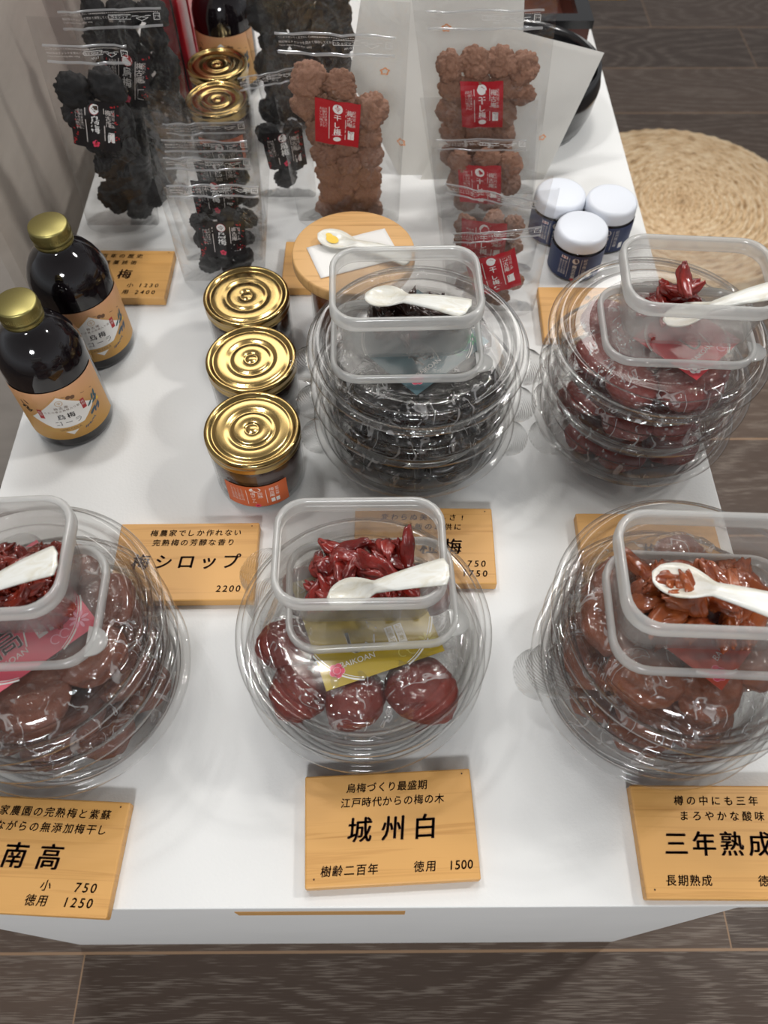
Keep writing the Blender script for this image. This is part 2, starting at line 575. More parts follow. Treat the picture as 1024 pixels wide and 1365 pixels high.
def obj(name, verts, faces, mats, parent=None, loc=(0, 0, 0), rot=(0, 0, 0), smooth=True, fmat=None):
    return link(name, mesh_data(name, verts, faces, mats, fmat, smooth), parent, loc, rot)


def tag(o, label, cat, group=None, kind=None):
    o['label'] = label
    o['category'] = cat
    if group:
        o['group'] = group
    if kind:
        o['kind'] = kind
    return o


def thing(name, label, cat, loc=(0, 0, 0), rotz=0.0, group=None):
    o = bpy.data.objects.new(name, None)
    COL.objects.link(o)
    o.empty_display_size = 0.02
    o.location = loc
    o.rotation_euler = (0, 0, rotz)
    return tag(o, label, cat, group)


def copy_tree(root, loc, rotz=0.0):
    kids = {}
    for o in bpy.data.objects:
        if o.parent is not None:
            kids.setdefault(o.parent.name, []).append(o)

    def cp_(o, parent):
        c = o.copy()
        COL.objects.link(c)
        c.parent = parent
        for k in kids.get(o.name, []):
            cp_(k, c)
        return c
    r = cp_(root, None)
    r.location = loc
    r.rotation_euler = (0, 0, rotz)
    return r


def lathe(prof, n=64, cap0=False, cap1=False):
    vs, fs = [], []
    for (r, z) in prof:
        for k in range(n):
            a = 2 * pi * k / n
            vs.append((r * cos(a), r * sin(a), z))
    for i in range(len(prof) - 1):
        for k in range(n):
            k2 = (k + 1) % n
            fs.append((i * n + k, i * n + k2, (i + 1) * n + k2, (i + 1) * n + k))
    if cap0:
        fs.append(tuple(reversed(range(n))))
    if cap1:
        b = (len(prof) - 1) * n
        fs.append(tuple(range(b, b + n)))
    return vs, fs


def box(x0, x1, y0, y1, z0, z1):
    v = [(x0, y0, z0), (x1, y0, z0), (x1, y1, z0), (x0, y1, z0), (x0, y0, z1), (x1, y0, z1), (x1, y1, z1), (x0, y1, z1)]
    f = [(0, 3, 2, 1), (4, 5, 6, 7), (0, 1, 5, 4), (1, 2, 6, 5), (2, 3, 7, 6), (3, 0, 4, 7)]
    return v, f


def rrect(hw, hd, r, k=7):
    pts = []
    for cx, cy, a0 in ((hw - r, hd - r, 0), (-hw + r, hd - r, pi / 2), (-hw + r, -hd + r, pi), (hw - r, -hd + r, 1.5 * pi)):
        for i in range(k):
            a = a0 + (pi / 2) * i / (k - 1)
            pts.append((cx + r * cos(a), cy + r * sin(a)))
    return pts


def loft(secs, cap0=True, cap1=False):
    """secs: list of (list of xy, z)"""
    n = len(secs[0][0])
    vs = [(x, y, z) for pts, z in secs for x, y in pts]
    fs = []
    for i in range(len(secs) - 1):
        for k in range(n):
            k2 = (k + 1) % n
            fs.append((i * n + k, i * n + k2, (i + 1) * n + k2, (i + 1) * n + k))
    if cap0:
        fs.append(tuple(reversed(range(n))))
    if cap1:
        b = (len(secs) - 1) * n
        fs.append(tuple(range(b, b + n)))
    return vs, fs


def bevel(o, width, seg=2):
    m = o.modifiers.new('bevel', 'BEVEL')
    m.width = width
    m.segments = seg
    m.limit_method = 'ANGLE'
    return o


# ------------------------------------------------------------------ flat artwork (printing, lettering)
_txt = {}


def text_mesh(s, bold=0.0):
    key = (s, bold)
    if key not in _txt:
        c = bpy.data.curves.new('glyphs', 'FONT')
        c.body = s
        c.size = 1.0
        c.offset = bold
        c.resolution_u = 3
        o = bpy.data.objects.new('glyphs', c)
        COL.objects.link(o)
        dg = bpy.context.evaluated_depsgraph_get()
        me = bpy.data.meshes.new_from_object(o.evaluated_get(dg))
        vs = [(v.co.x, v.co.y) for v in me.vertices]
        fs = [tuple(p.vertices) for p in me.polygons]
        bpy.data.objects.remove(o)
        bpy.data.curves.remove(c)
        bpy.data.meshes.remove(me)
        if vs:
            x0, x1 = min(v[0] for v in vs), max(v[0] for v in vs)
            y0, y1 = min(v[1] for v in vs), max(v[1] for v in vs)
        else:
            x0 = x1 = y0 = y1 = 0
        _txt[key] = (vs, fs, (x0, x1, y0, y1))
    return _txt[key]


class Art:
    def __init__(self):
        self.v, self.f, self.fm, self.mats, self.z = [], [], [], [], []
        self.layer = 0

    def _mi(self, mat):
        if mat not in self.mats:
            self.mats.append(mat)
        return self.mats.index(mat)

    def add(self, vs, fs, mat, up=None):
        b = len(self.v)
        self.v += list(vs)
        self.z += [self.layer if up is None else up] * len(vs)
        mi = self._mi(mat)
        for f in fs:
            self.f.append(tuple(b + i for i in f))
            self.fm.append(mi)

    def rect(self, x0, y0, x1, y1, mat, n=1, m=1, up=None):
        vs = [(x0 + (x1 - x0) * i / n, y0 + (y1 - y0) * j / m) for j in range(m + 1) for i in range(n + 1)]
        fs = [(j * (n + 1) + i, j * (n + 1) + i + 1, (j + 1) * (n + 1) + i + 1, (j + 1) * (n + 1) + i) for j in range(m) for i in range(n)]
        self.add(vs, fs, mat, up)

    def poly(self, pts, mat, up=None):
        self.add(pts, [tuple(range(len(pts)))], mat, up)

    def disc(self, x, y, r, mat, ry=None, n=20, rot=0, up=None):
        ry = ry or r
        self.poly([(x + r * cos(a) * cos(rot) - ry * sin(a) * sin(rot), y + r * cos(a) * sin(rot) + ry * sin(a) * cos(rot)) for a in [2 * pi * k / n for k in range(n)]], mat, up)

    def line(self, pts, wd, mat, up=None):
        vs, fs = [], []
        for i, p in enumerate(pts):
            q0 = pts[max(0, i - 1)]
            q1 = pts[min(len(pts) - 1, i + 1)]
            dx, dy = q1[0] - q0[0], q1[1] - q0[1]
            L = hypot(dx, dy) or 1
            nx, ny = -dy / L * wd / 2, dx / L * wd / 2
            vs += [(p[0] + nx, p[1] + ny), (p[0] - nx, p[1] - ny)]
            if i:
                b = 2 * i
                fs.append((b - 2, b - 1, b + 1, b))
        self.add(vs, fs, mat, up)

    def ring(self, x, y, r, wd, mat, a0=0, a1=2 * pi, n=28, up=None):
        self.line([(x + r * cos(a0 + (a1 - a0) * k / n), y + r * sin(a0 + (a1 - a0) * k / n)) for k in range(n + 1)], wd, mat, up)

    def text(self, s, x, y, size, mat, align='c', bold=0.0, shear=0.0, stretch=1.0, spread=None, up=None):
        """size = height of one full character; y is the middle of the line"""
        if spread:
            n = len(s)
            for i, ch in enumerate(s):
                if ch.strip():
                    xx = x + (i - (n - 1) / 2) * spread if align == 'c' else (x + (i + 0.5) * spread if align == 'l' else x - (n - 0.5 - i) * spread)
                    self.text(ch, xx, y, size, mat, 'c', bold, shear, stretch, up=up)
            return
        if bold > 0:
            for bx_, by_ in ((bold * 0.9, 0), (-bold * 0.9, 0), (0, bold * 0.7)):
                self.text(s, x + bx_ * size, y + by_ * size, size, mat, align, 0, shear, stretch, None, up)
            return
        vs, fs, (x0, x1, y0, y1) = text_mesh(s, 0)
        k = size * stretch
        ox = {'c': (x0 + x1) / 2, 'l': x0, 'r': x1}[align]
        self.add([(x + (vx - ox) * k + (vy - 0.36) * size * shear, y + (vy - 0.36) * size) for vx, vy in vs], fs, mat, up)

    def vtext(self, s, x, y, size, mat, bold=0.0, pitch=1.0, up=None):
        for i, ch in enumerate(s):
            if ch.strip():
                self.text(ch, x, y - i * size * pitch, size, mat, 'c', bold, up=up)

    def build(self, name, fn, parent, lift=0.00025):
        vs = [fn(x, y, 0.0003 + z * lift) for (x, y), z in zip(self.v, self.z)]
        me = mesh_data(name, vs, self.f, self.mats, self.fm, smooth=False)
        return link(name, me, parent)


def blossom(a, x, y, r, mat, centre, up=None):
    for k in range(5):
        t = pi / 2 + 2 * pi * k / 5
        a.disc(x + r * 0.62 * cos(t), y + r * 0.62 * sin(t), r * 0.44, mat, n=12, up=up)
    a.disc(x, y, r * 0.42, centre, n=12, up=(up or a.layer) + 1)


# ------------------------------------------------------------------ the setting
v, f = box(-3, 4, -1.2, 4.5, -0.02, 0)
o = obj('floor', v, f, M['floor'], smooth=False)
o['kind'] = 'structure'
pts = []
for x, y in ((-0.385, 0.668), (-0.391, 0.655), (-0.405, 0.648), (-0.75, 0.648), (-0.75, 2.2), (-0.385, 2.2)):
    pts.append((x, y))
v, f = loft([(pts, 0.0), (pts, 1.05)], True, True)
o = obj('wall_left', v, f, M['wall'], smooth=False)
o['kind'] = 'structure'

# ------------------------------------------------------------------ the display table
tbl = thing('display_table', 'low white display table carrying all the plum goods', 'table', (0, 0, 0))
v, f = box(-0.335, 0.295, 0.0535, 1.30, TH - 0.008, TH)
o = obj('tabletop', v, f, M['table'], tbl, smooth=False)
bevel(o, 0.0012)
v, f = box(-0.324, 0.246, 0.0555, 1.28, 0.0, TH - 0.0082)
o = obj('pedestal', v, f, M['table'], tbl, smooth=False)
v, f = box(-0.104, 0.016, 0.0550, 0.0562, TH - 0.062, TH - 0.040)
o = obj('cable_slot', v, f, M['slot'], tbl, smooth=False)


# ------------------------------------------------------------------ wooden signs
def sign(label, cx, cy, rot, rows, wd=0.116, dp=0.072, z=TH, th=0.010, group='wooden price boards'):
    s = thing('price_board', label, 'sign', (cx, cy, z), rot, group)
    v, f = box(-wd / 2, wd / 2, -dp / 2, dp / 2, 0.0002, th)
    b = obj('board', v, f, M['sign'], s, smooth=False)
    bevel(b, 0.0012)
    for r in rows:
        a = Art()
        a.text(*r[:4], M['burn'], **r[4])
        a.build('lettering', lambda x, y, z_: (x, y, th + z_), s)
    a = Art()
    a.disc(wd / 2 - 0.006, dp / 2 - 0.0035, 0.0006, M['burn'], n=8)
    a.disc(-wd / 2 + 0.006, -dp / 2 + 0.0055, 0.0006, M['burn'], n=8)
    a.build('nail_mark_pattern', lambda x, y, z_: (x, y, th + z_), s)
    return s


B1 = dict(bold=0.014, shear=0.14)
BB = dict(bold=0.026, shear=0.12)
sign('wooden price board lying flat in front of the single yellow-carded pack', 0.0055, 0.1025, radians(2.6), [
    ('烏梅づくり最盛期', -0.001, 0.0262, 0.0068, dict(spread=0.0071, **B1)),
    ('江戸時代からの梅の木', 0.0025, 0.0165, 0.0068, dict(spread=0.0072, **B1)),
    ('城州白', 0.0015, -0.0015, 0.0170, dict(spread=0.0222, **BB)),
    ('樹齢二百年', -0.0285, -0.0262, 0.0072, dict(spread=0.0078, **B1)),
    ('徳用', 0.0215, -0.0262, 0.0072, dict(spread=0.0078, **B1)),
    ('1500', 0.0455, -0.0262, 0.0078, dict(spread=0.0042, **B1))])
sign('wooden price board overhanging the table edge below the wall-side stack', -0.2335, 0.0862, radians(-3.0), [
    ('自家農園の完熟梅と紫蘇', 0.004, 0.0268, 0.0068, dict(spread=0.0078, **B1)),
    ('昔ながらの無添加梅干し', 0.004, 0.0170, 0.0068, dict(spread=0.0078, **B1)),
    ('南高', 0.0, -0.0015, 0.0170, dict(spread=0.0235, **BB)),
    ('小', 0.014, -0.0185, 0.0072, dict(spread=0.0076, **B1)),
    ('750', 0.0405, -0.0185, 0.0080, dict(spread=0.0052, **B1)),
    ('徳用', 0.010, -0.0275, 0.0072, dict(spread=0.0076, **B1)),
    ('1250', 0.0375, -0.0275, 0.0080, dict(spread=0.0052, **B1))])
sign('wooden price board at the front corner below the amber plum stack', 0.2305, 0.0925, radians(-0.6), [
    ('樽の中にも三年', 0.000, 0.0255, 0.0068, dict(spread=0.0086, **B1)),
    ('まろやかな酸味', 0.002, 0.0155, 0.0068, dict(spread=0.0086, **B1)),
    ('三年熟成', -0.0045, -0.0025, 0.0165, dict(spread=0.0188, **BB)),
    ('長期熟成', -0.0285, -0.0250, 0.0072, dict(spread=0.0078, **B1)),
    ('徳用', 0.0245, -0.0250, 0.0072, dict(spread=0.0080, **B1))])
sign('wooden price board lying between the wall-side stack and the jam jars', -0.1600, 0.3080, radians(0.4), [
    ('梅農家でしか作れない', 0.006, 0.0262, 0.0066, dict(spread=0.0077, **B1)),
    ('完熟梅の芳醇な香り', 0.005, 0.0170, 0.0066, dict(spread=0.0077, **B1)),
    ('梅シロップ', 0.001, -0.0010, 0.0150, dict(spread=0.0185, **BB)),
    ('2200', 0.0375, -0.0255, 0.0080, dict(spread=0.0052, **B1))])
sign('wooden price board lying behind the box of chopped red plum', 0.0355, 0.3225, radians(-0.8), [
    ('変わらぬ美味しさ!', 0.000, 0.0262, 0.0066, dict(spread=0.0082, **B1)),
    ('ご飯のお供に', 0.008, 0.0170, 0.0066, dict(spread=0.0082, **B1)),
    ('小粒梅', 0.004, -0.0020, 0.0155, dict(spread=0.0195, **BB)),
    ('750', 0.0425, -0.0175, 0.0080, dict(spread=0.0056, **B1)),
    ('1750', 0.0405, -0.0265, 0.0080, dict(spread=0.0056, **B1))])
sign('wooden price board tucked behind the amber plum stack', 0.2225, 0.3160, radians(-0.5), [
    ('梅', 0.0, -0.001, 0.0150, dict(**BB))])
sign('wooden price board tucked behind the red plum stack near the blue bottles', 0.2195, 0.5900, radians(-1.0), [
    ('赤しそ', 0.0, 0.020, 0.0066, dict(spread=0.0082, **B1))])
sign('wooden price board beside the rear cola bottle', -0.2775, 0.6485, radians(-1.0), [
    ('三百年の歴史', -0.001, 0.0265, 0.0066, dict(spread=0.0093, **B1)),
    ('伝統薬技術', -0.001, 0.0165, 0.0066, dict(spread=0.0093, **B1)),
    ('烏梅', 0.0, -0.0015, 0.0150, dict(spread=0.0225, **BB)),
    ('小', 0.020, -0.0175, 0.0070, dict(**B1)),
    ('1230', 0.039, -0.0175, 0.0076, dict(spread=0.0056, **B1)),
    ('徳用', 0.011, -0.0275, 0.0070, dict(spread=0.0110, **B1)),
    ('2400', 0.037, -0.0275, 0.0076, dict(spread=0.0056, **B1))])
sign('wooden price board half hidden behind the bamboo-lidded jar', -0.0440, 0.6610, radians(-1.0), [
    ('干し梅', 0.0, 0.0, 0.0150, dict(spread=0.0195, **BB))])


# ------------------------------------------------------------------ plums
def plum_mesh(name, mat, seed, sx, sy, sz, rough, freq, ridge=0.0, sub=4):
    import bmesh
    bm = bmesh.new()
    bmesh.ops.create_icosphere(bm, subdivisions=sub, radius=1.0)
    off = Vector((seed * 3.1, seed * 1.7, seed * 0.9))
    for v_ in bm.verts:
        p = v_.co.copy()
        d = noise.noise(p * freq + off) * rough
        d += noise.noise(p * freq * 2.3 + off) * rough * 0.5
        if ridge:
            w_ = noise.noise(p * freq * 1.6 + off * 2)
            d -= ridge * (1 - min(1, abs(w_) * 4.0))
            w2 = noise.noise(Vector((p.x * 3.5, p.y * 3.5, p.z * 7)) + off)
            d -= ridge * 0.6 * (1 - min(1, abs(w2) * 4.5))
            d -= ridge * 0.35 * (1 - min(1, abs(noise.noise(p * freq * 4.2 + off)) * 4.0))
        v_.co = Vector((p.x * sx, p.y * sy, p.z * sz)) * (1 + d)
    me = bpy.data.meshes.new(name)
    bm.to_mesh(me)
    bm.free()
    me.materials.append(mat)
    for p in me.polygons:
        p.use_smooth = True
    return me


WET = {}
for key in ('plum_red', 'plum_brown', 'plum_amber', 'plum_black', 'plum_crimson'):
    rg = 0.06 if key == 'plum_black' else 0.045
    WET[key] = [plum_mesh(key, M[key], i + 3 * len(WET), 1, 0.88, 0.72, 0.13, 1.3, rg, 4) for i in range(4)]
PRUNE = [plum_mesh('prune', M['prune'], 20 + i, 1, 0.95, 0.62, 0.20, 1.3, 0.17, 5) for i in range(4)]
SMOKED = [plum_mesh('smoked', M['smoked'], 30 + i, 1, 0.85, 0.60, 0.18, 1.4, 0.16, 4) for i in range(3)]

# ------------------------------------------------------------------ round clear packs
R_ = 0.0877
PITCH_ = 0.042
tray_prof = [(0.0001, 0.0012), (0.030, 0.0012), (0.052, 0.0006), (0.0560, 0.0016), (0.0585, 0.0006), (0.0640, 0.0005), (0.0665, 0.0020), (0.0700, 0.0110),
             (0.0712, 0.0125), (0.0722, 0.0135), (0.0755, 0.0240), (0.0770, 0.0252), (0.0785, 0.0262), (0.0805, 0.0335), (0.0818, 0.0345), (0.0858, 0.0345), (0.0872, 0.0338), (R_, 0.0322)]
lid_prof = [(R_ + 0.0002, 0.0318), (R_ + 0.0002, 0.0352), (R_ - 0.0008, 0.0366), (0.0845, 0.0368), (0.0832, 0.0376), (0.0826, 0.0415), (0.0815, 0.0436), (0.0795, 0.0446),
            (0.0770, 0.0446), (0.0757, 0.0436), (0.0745, 0.0405), (0.0736, 0.0392), (0.0715, 0.0386), (0.0705, 0.0392), (0.0690, 0.0412), (0.0670, 0.0420), (0.0560, 0.0420), (0.0550, 0.0417), (0.0010, 0.0417)]
def ripple(prof, amp):
    out = []
    for i, (r, z) in enumerate(prof):
        out.append((r, z))
        if i + 1 < len(prof) and r > 0.066:
            r2, z2 = prof[i + 1]
            L = hypot(r2 - r, z2 - z)
            n = int(L / 0.0016)
            for k in range(1, n):
                t = k / n
                q = amp * (1 if k % 2 else -1)
                out.append((r + (r2 - r) * t + q * (z2 - z) / L, z + (z2 - z) * t - q * (r2 - r) / L))
    return out


tray_prof = ripple(tray_prof, 0.00035)
lid_prof = ripple(lid_prof, 0.0002)
TRAY = mesh_data('tray', *lathe(tray_prof, 112), M['pet'])
LID = mesh_data('lid', *lathe(lid_prof, 112), M['pet'])


def tab_mesh():
    vs, fs = [], []
    n, m = 24, 15
    for j in range(m + 1):
        for i in range(n + 1):
            t = -1 + 2 * i / n
            ext = 0.0150 * (1 - abs(t) ** 2.6)
            rr = R_ - 0.001 + ext * j / m
            a = t * 0.24
            h = 0.0338 - 0.002 * (j / m) + 0.0013 * ((i + j) % 2) * (1 if 2 < j < m and 1 < i < n - 1 else 0)
            vs.append((rr * cos(a), rr * sin(a), h))
    for j in range(m):
        for i in range(n):
            b = j * (n + 1) + i
            fs.append((b, b + 1, b + n + 2, b + n + 1))
    return mesh_data('pull_tab', vs, fs, M['tab'], smooth=False)


TAB = tab_mesh()


def wrap_mesh(plums, seed):
    """crumpled film lying over the plums; plums: (x, y, z, a, c)"""
    vs, fs = [], []
    nr, na = 40, 128
    off = Vector((seed, seed * 2, 0))

    def h(x, y):
        best = 0.012
        for (px, py, pz, a, c) in plums:
            d = hypot(x - px, y - py) / (a * 1.25)
            if d < 1:
                best = max(best, pz + c * sqrt(1 - d * d))
        return best
    for j in range(nr + 1):
        r = 0.002 + 0.071 * j / nr
        for k in range(na):
            a = 2 * pi * k / na
            x, y = r * cos(a), r * sin(a)
            z = 0
            for dx, dy in ((0, 0), (0.008, 0), (-0.008, 0), (0, 0.008), (0, -0.008)):
                z += h(x + dx, y + dy) / 5
            p = Vector((x * 55, y * 55, 0)) + off
            z += 0.0016 + 0.0040 * (0.5 - abs(noise.noise(p))) + 0.0036 * (0.5 - abs(noise.noise(p * 2.1))) + 0.0016 * (0.5 - abs(noise.noise(p * 4.3)))
            if j > nr - 5:
                z = z * (1 - (j - nr + 5) / 5 * 0.45)
            vs.append((x, y, min(z, 0.0408)))
    for j in range(nr):
        for k in range(na):
            k2 = (k + 1) % na
            fs.append((j * na + k, j * na + k2, (j + 1) * na + k2, (j + 1) * na + k))
    fs.append(tuple(reversed(range(na))))
    return mesh_data('film_wrap', vs, fs, M['wrap'])


SIDE = {0: 'mat side', 45: 'rear mat side', 90: 'rear', 135: 'rear wall side', 180: 'wall side', 225: 'front wall side', 270: 'front', 315: 'front mat side'}


def side_word(x, y):
    if hypot(x, y) < 0.02:
        return 'middle'
    a = math.degrees(atan2(y, x)) % 360
    return SIDE[int(round(a / 45)) % 8 * 45]


def pack(label, x, y, z, rot, plums, kind, where, tabs=(180,), group='round clear plum packs', wrap=None, cname='plum', colour='red'):
    p = thing('plum_pack', label, 'pack', (x, y, z), 0, group)
    link('tray', TRAY, p)
    ld = link('lid', LID, p)
    for t in tabs:
        link('pull_tab', TAB, ld, rot=(0, 0, radians(t)))
    if wrap:
        link('film_wrap', wrap, p, rot=(0, 0, rot))
    seen = {}
    for i, (px, py, pz, a, c) in enumerate(plums):
        wx, wy = px * cos(rot) - py * sin(rot), px * sin(rot) + py * cos(rot)
        sw = side_word(wx, wy)
        if sw in seen:
            left_ = [SIDE[q] for q in sorted(SIDE, key=lambda q: abs((math.degrees(atan2(wy, wx)) - q + 180) % 360 - 180)) if SIDE[q] not in seen]
            sw = left_[0] if left_ else sw
        seen[sw] = 1
        lab = '%s plum at the %s, %s' % (colour, sw, where)
        o_ = link('pickled_plum', random.choice(WET[kind]), None, (x + wx, y + wy, z + pz), (random.uniform(-.15, .15), random.uniform(-.15, .15), random.uniform(0, 6.3)), (a, a, c / 0.72))
        tag(o_, lab, 'plum', 'plums in the ' + where)
    return p


def ring_plums(n, rad, a, c, jitter, seed, centre=True, skip=()):
    rnd = random.Random(seed)
    out = []
    for k in range(n):
        if k in skip:
            continue
        t = 2 * pi * k / n + rnd.uniform(-jitter, jitter)
        rr = rad + rnd.uniform(-0.002, 0.002)
        out.append((rr * cos(t), rr * sin(t), 0.0180 + rnd.uniform(-0.001, 0.001), a * rnd.uniform(0.92, 1.05), c * rnd.uniform(0.92, 1.03)))
    if centre:
        out.append((0.001, 0.002, 0.0185, a, c))
    return out


def stack(x, y, n, kind, colour, where, seed, tab_angles, a=0.0250, jit=0.12, rots=None, name='pack', offs=None):
    ps = ring_plums(7, 0.0440, a, 0.0132, jit, seed)
    wm = wrap_mesh(ps, seed)
    tier = {3: ['bottom', 'middle', 'topmost'], 2: ['lower', 'upper']}[n]
    for i in range(n):
        dx, dy = (offs[i] if offs else (0, 0))
        rot = (rots[i] if rots else 0.7 * i)
        pack('%s clear round pack in the %s' % (tier[i], where), x + dx, y + dy, TH + i * PITCH_, rot, ps, kind,
             '%s pack, %s' % (tier[i], where), tabs=tab_angles[i], wrap=wm, colour=colour)


S1C = (0.0294, 0.4418)
S2C = (0.2224, 0.4519)
S3C = (-0.2263, 0.2049)
S4C = (-0.0122, 0.2200)
S5C = (0.1965, 0.2079)
stack(*S1C, 3, 'plum_black', 'black', 'black plum stack', 3, [(196, -18), (194, -16), (192, -14)])
stack(*S2C, 3, 'plum_crimson', 'red', 'red stack by the mat', 5, [(205,), (200,), (198,)])
stack(*S3C, 3, 'plum_brown', 'brown', 'brown stack by the wall', 8, [(120,), (118,), (122,)])
stack(*S5C, 3, 'plum_amber', 'amber', 'amber corner stack', 11, [(184,), (193,), (203,)])
# the pack in the middle of the front row stands on an empty one
pack('empty clear round pack under the pack with the yellow card', S4C[0], S4C[1], TH, 0, [], 'plum_red', '', tabs=(150,))
ps4 = [(x - S4C[0], y - S4C[1], 0.0205, a, c) for x, y, a, c in (
    (-0.0640, 0.2130, 0.0235, 0.0170), (-0.0550, 0.1800, 0.0225, 0.0165), (-0.0180, 0.1735, 0.0225, 0.0165), (0.0270, 0.1800, 0.0260, 0.0180),
    (-0.0520, 0.2520, 0.0230, 0.0165), (-0.0100, 0.2700, 0.0230, 0.0165), (0.0300, 0.2560, 0.0230, 0.0165), (-0.0150, 0.2200, 0.0230, 0.0150))]
pack('single clear round pack of dark red plums with the yellow card', S4C[0], S4C[1], TH + PITCH_, 0, ps4, 'plum_red', 'front middle pack', tabs=(148,), wrap=wrap_mesh(ps4, 21), colour='dark red')


# ------------------------------------------------------------------ cards in the packs
def card(label, px, py, z, rot, base, accent, words_, half=0.040, tilt=(0, 0), line='white', petal='pinkprint'):
    """(px, py): the corner that points to the viewer; rot: direction of the edge running to the mat side"""
    c = thing('product_card', label, 'card', (px, py, z), rot)
    c.rotation_euler = (tilt[0], tilt[1], rot)
    L = half * 2
    v_, f_ = box(0, L, 0, L, 0, 0.0005)
    obj('card_sheet', v_, f_, M[base], c, smooth=False)
    a = Art()
    cx = cy = L / 2
    lw = 0.0011
    # a rounded panel drawn with a double line
    for rr, wd_ in ((L * 0.545, lw), (L * 0.525, lw * 0.45)):
        a.ring(cx, cy, rr, wd_, M[line], radians(200), radians(250), 20)
        a.ring(cx, cy, rr, wd_, M[line], radians(20), radians(70), 20)
        a.ring(cx, cy, rr, wd_, M[line], radians(290), radians(340), 20)
        a.ring(cx, cy, rr, wd_, M[line], radians(110), radians(160), 20)
    a.layer = 1
    for bx, by in ((L * 0.13, L * 0.13),):
        for k in range(5):
            t = radians(54) + 2 * pi * k / 5
            a.disc(bx + 0.0028 * cos(t), by + 0.0028 * sin(t), 0.0026, M['pinklight'], n=14, up=1)
            a.disc(bx + 0.0028 * cos(t), by + 0.0028 * sin(t), 0.0023, M[petal], n=14, up=2)
        a.disc(bx, by, 0.0027, M['pinklight'], n=14, up=3)
        a.disc(bx, by, 0.0023, M[petal], n=14, up=4)
    # flower ornament in the far corner of the near edge
    fx, fy = L * 0.90, L * 0.13
    for k in range(8):
        t = 2 * pi * k / 8
        a.disc(fx + 0.0040 * cos(t), fy + 0.0040 * sin(t), 0.0026, M[accent], 0.0010, 12, t, up=1)
    for q in (0.68, 0.76):
        a.ring(L * q, L * 0.10, 0.003, 0.0007, M[accent], 0, 1.6 * pi, 16, up=1)
    for wtx in words_:
        a.text(*wtx[:4], M[wtx[4]], **wtx[5])
    a.build('printed_lettering', lambda x, y, z_: (x, y, 0.0005 + z_ * 0.5), c)
    return c


def card_words(char):
    return [('BAIKOAN', 0.026, 0.0135, 0.0056, 'white', dict(spread=None, up=1)),
            (char, 0.030, 0.0260, 0.0190, 'white', dict(bold=0.02, up=1)),
            ('|', 0.041, 0.0230, 0.013, 'white', dict(shear=0.3, up=1))]


cd4 = card('yellow card with white lettering under the lid of the front middle pack', -0.0360, 0.1730, TH + PITCH_ + 0.0385, radians(19.5), 'olive', 'oliveline', card_words('し'), half=0.0415)
a = Art()
for i, tx in enumerate(('無添加', '紀州産')):
    x0 = 0.050 + i * 0.0066
    a.rect(x0, 0.0150, x0 + 0.0056, 0.0290, M['white'], up=1)
    a.vtext(tx, x0 + 0.0028, 0.0265, 0.0040, M['olive'], up=2)
a.build('badge_lettering', lambda x, y, z_: (x, y, 0.0005 + z_ * 0.5), cd4)
card('teal card under the lid of the topmost black plum pack', 0.0270, 0.3870, TH + 2 * PITCH_ + 0.0385, radians(43), 'teal', 'tealgreen', card_words('梅'), half=0.0400)
card('red card under the lid of the topmost pack by the seagrass mat', 0.2400, 0.4010, TH + 2 * PITCH_ + 0.0385, radians(43), 'redcard', 'pinklight', card_words('し'), half=0.0300, petal='white')
cd3 = card('rose pink card under the lid of the topmost wall-side pack', -0.2370, 0.1505, TH + 2 * PITCH_ + 0.0385, radians(41), 'pinkcard', 'pinklight', card_words('高'), half=0.0400)
a = Art()
for i, tx in enumerate(('無添加', '紀州産')):
    x0 = 0.047 + i * 0.0078
    a.rect(x0, 0.0150, x0 + 0.0062, 0.0330, M['white'], up=1)
    a.vtext(tx, x0 + 0.0031, 0.0295, 0.0050, M['pinkcard'], up=2)
a.build('badge_lettering', lambda x, y, z_: (x, y, 0.0005 + z_ * 0.5), cd3)
card('rust red card under the lid of the topmost amber plum pack', 0.2030, 0.1580, TH + 2 * PITCH_ + 0.0385, radians(46), 'rustcard', 'pinklight', card_words('三'), half=0.0280)

# ------------------------------------------------------------------ frosted sampler boxes and their lids
BX, BY, BH = 0.0565, 0.0395, 0.047


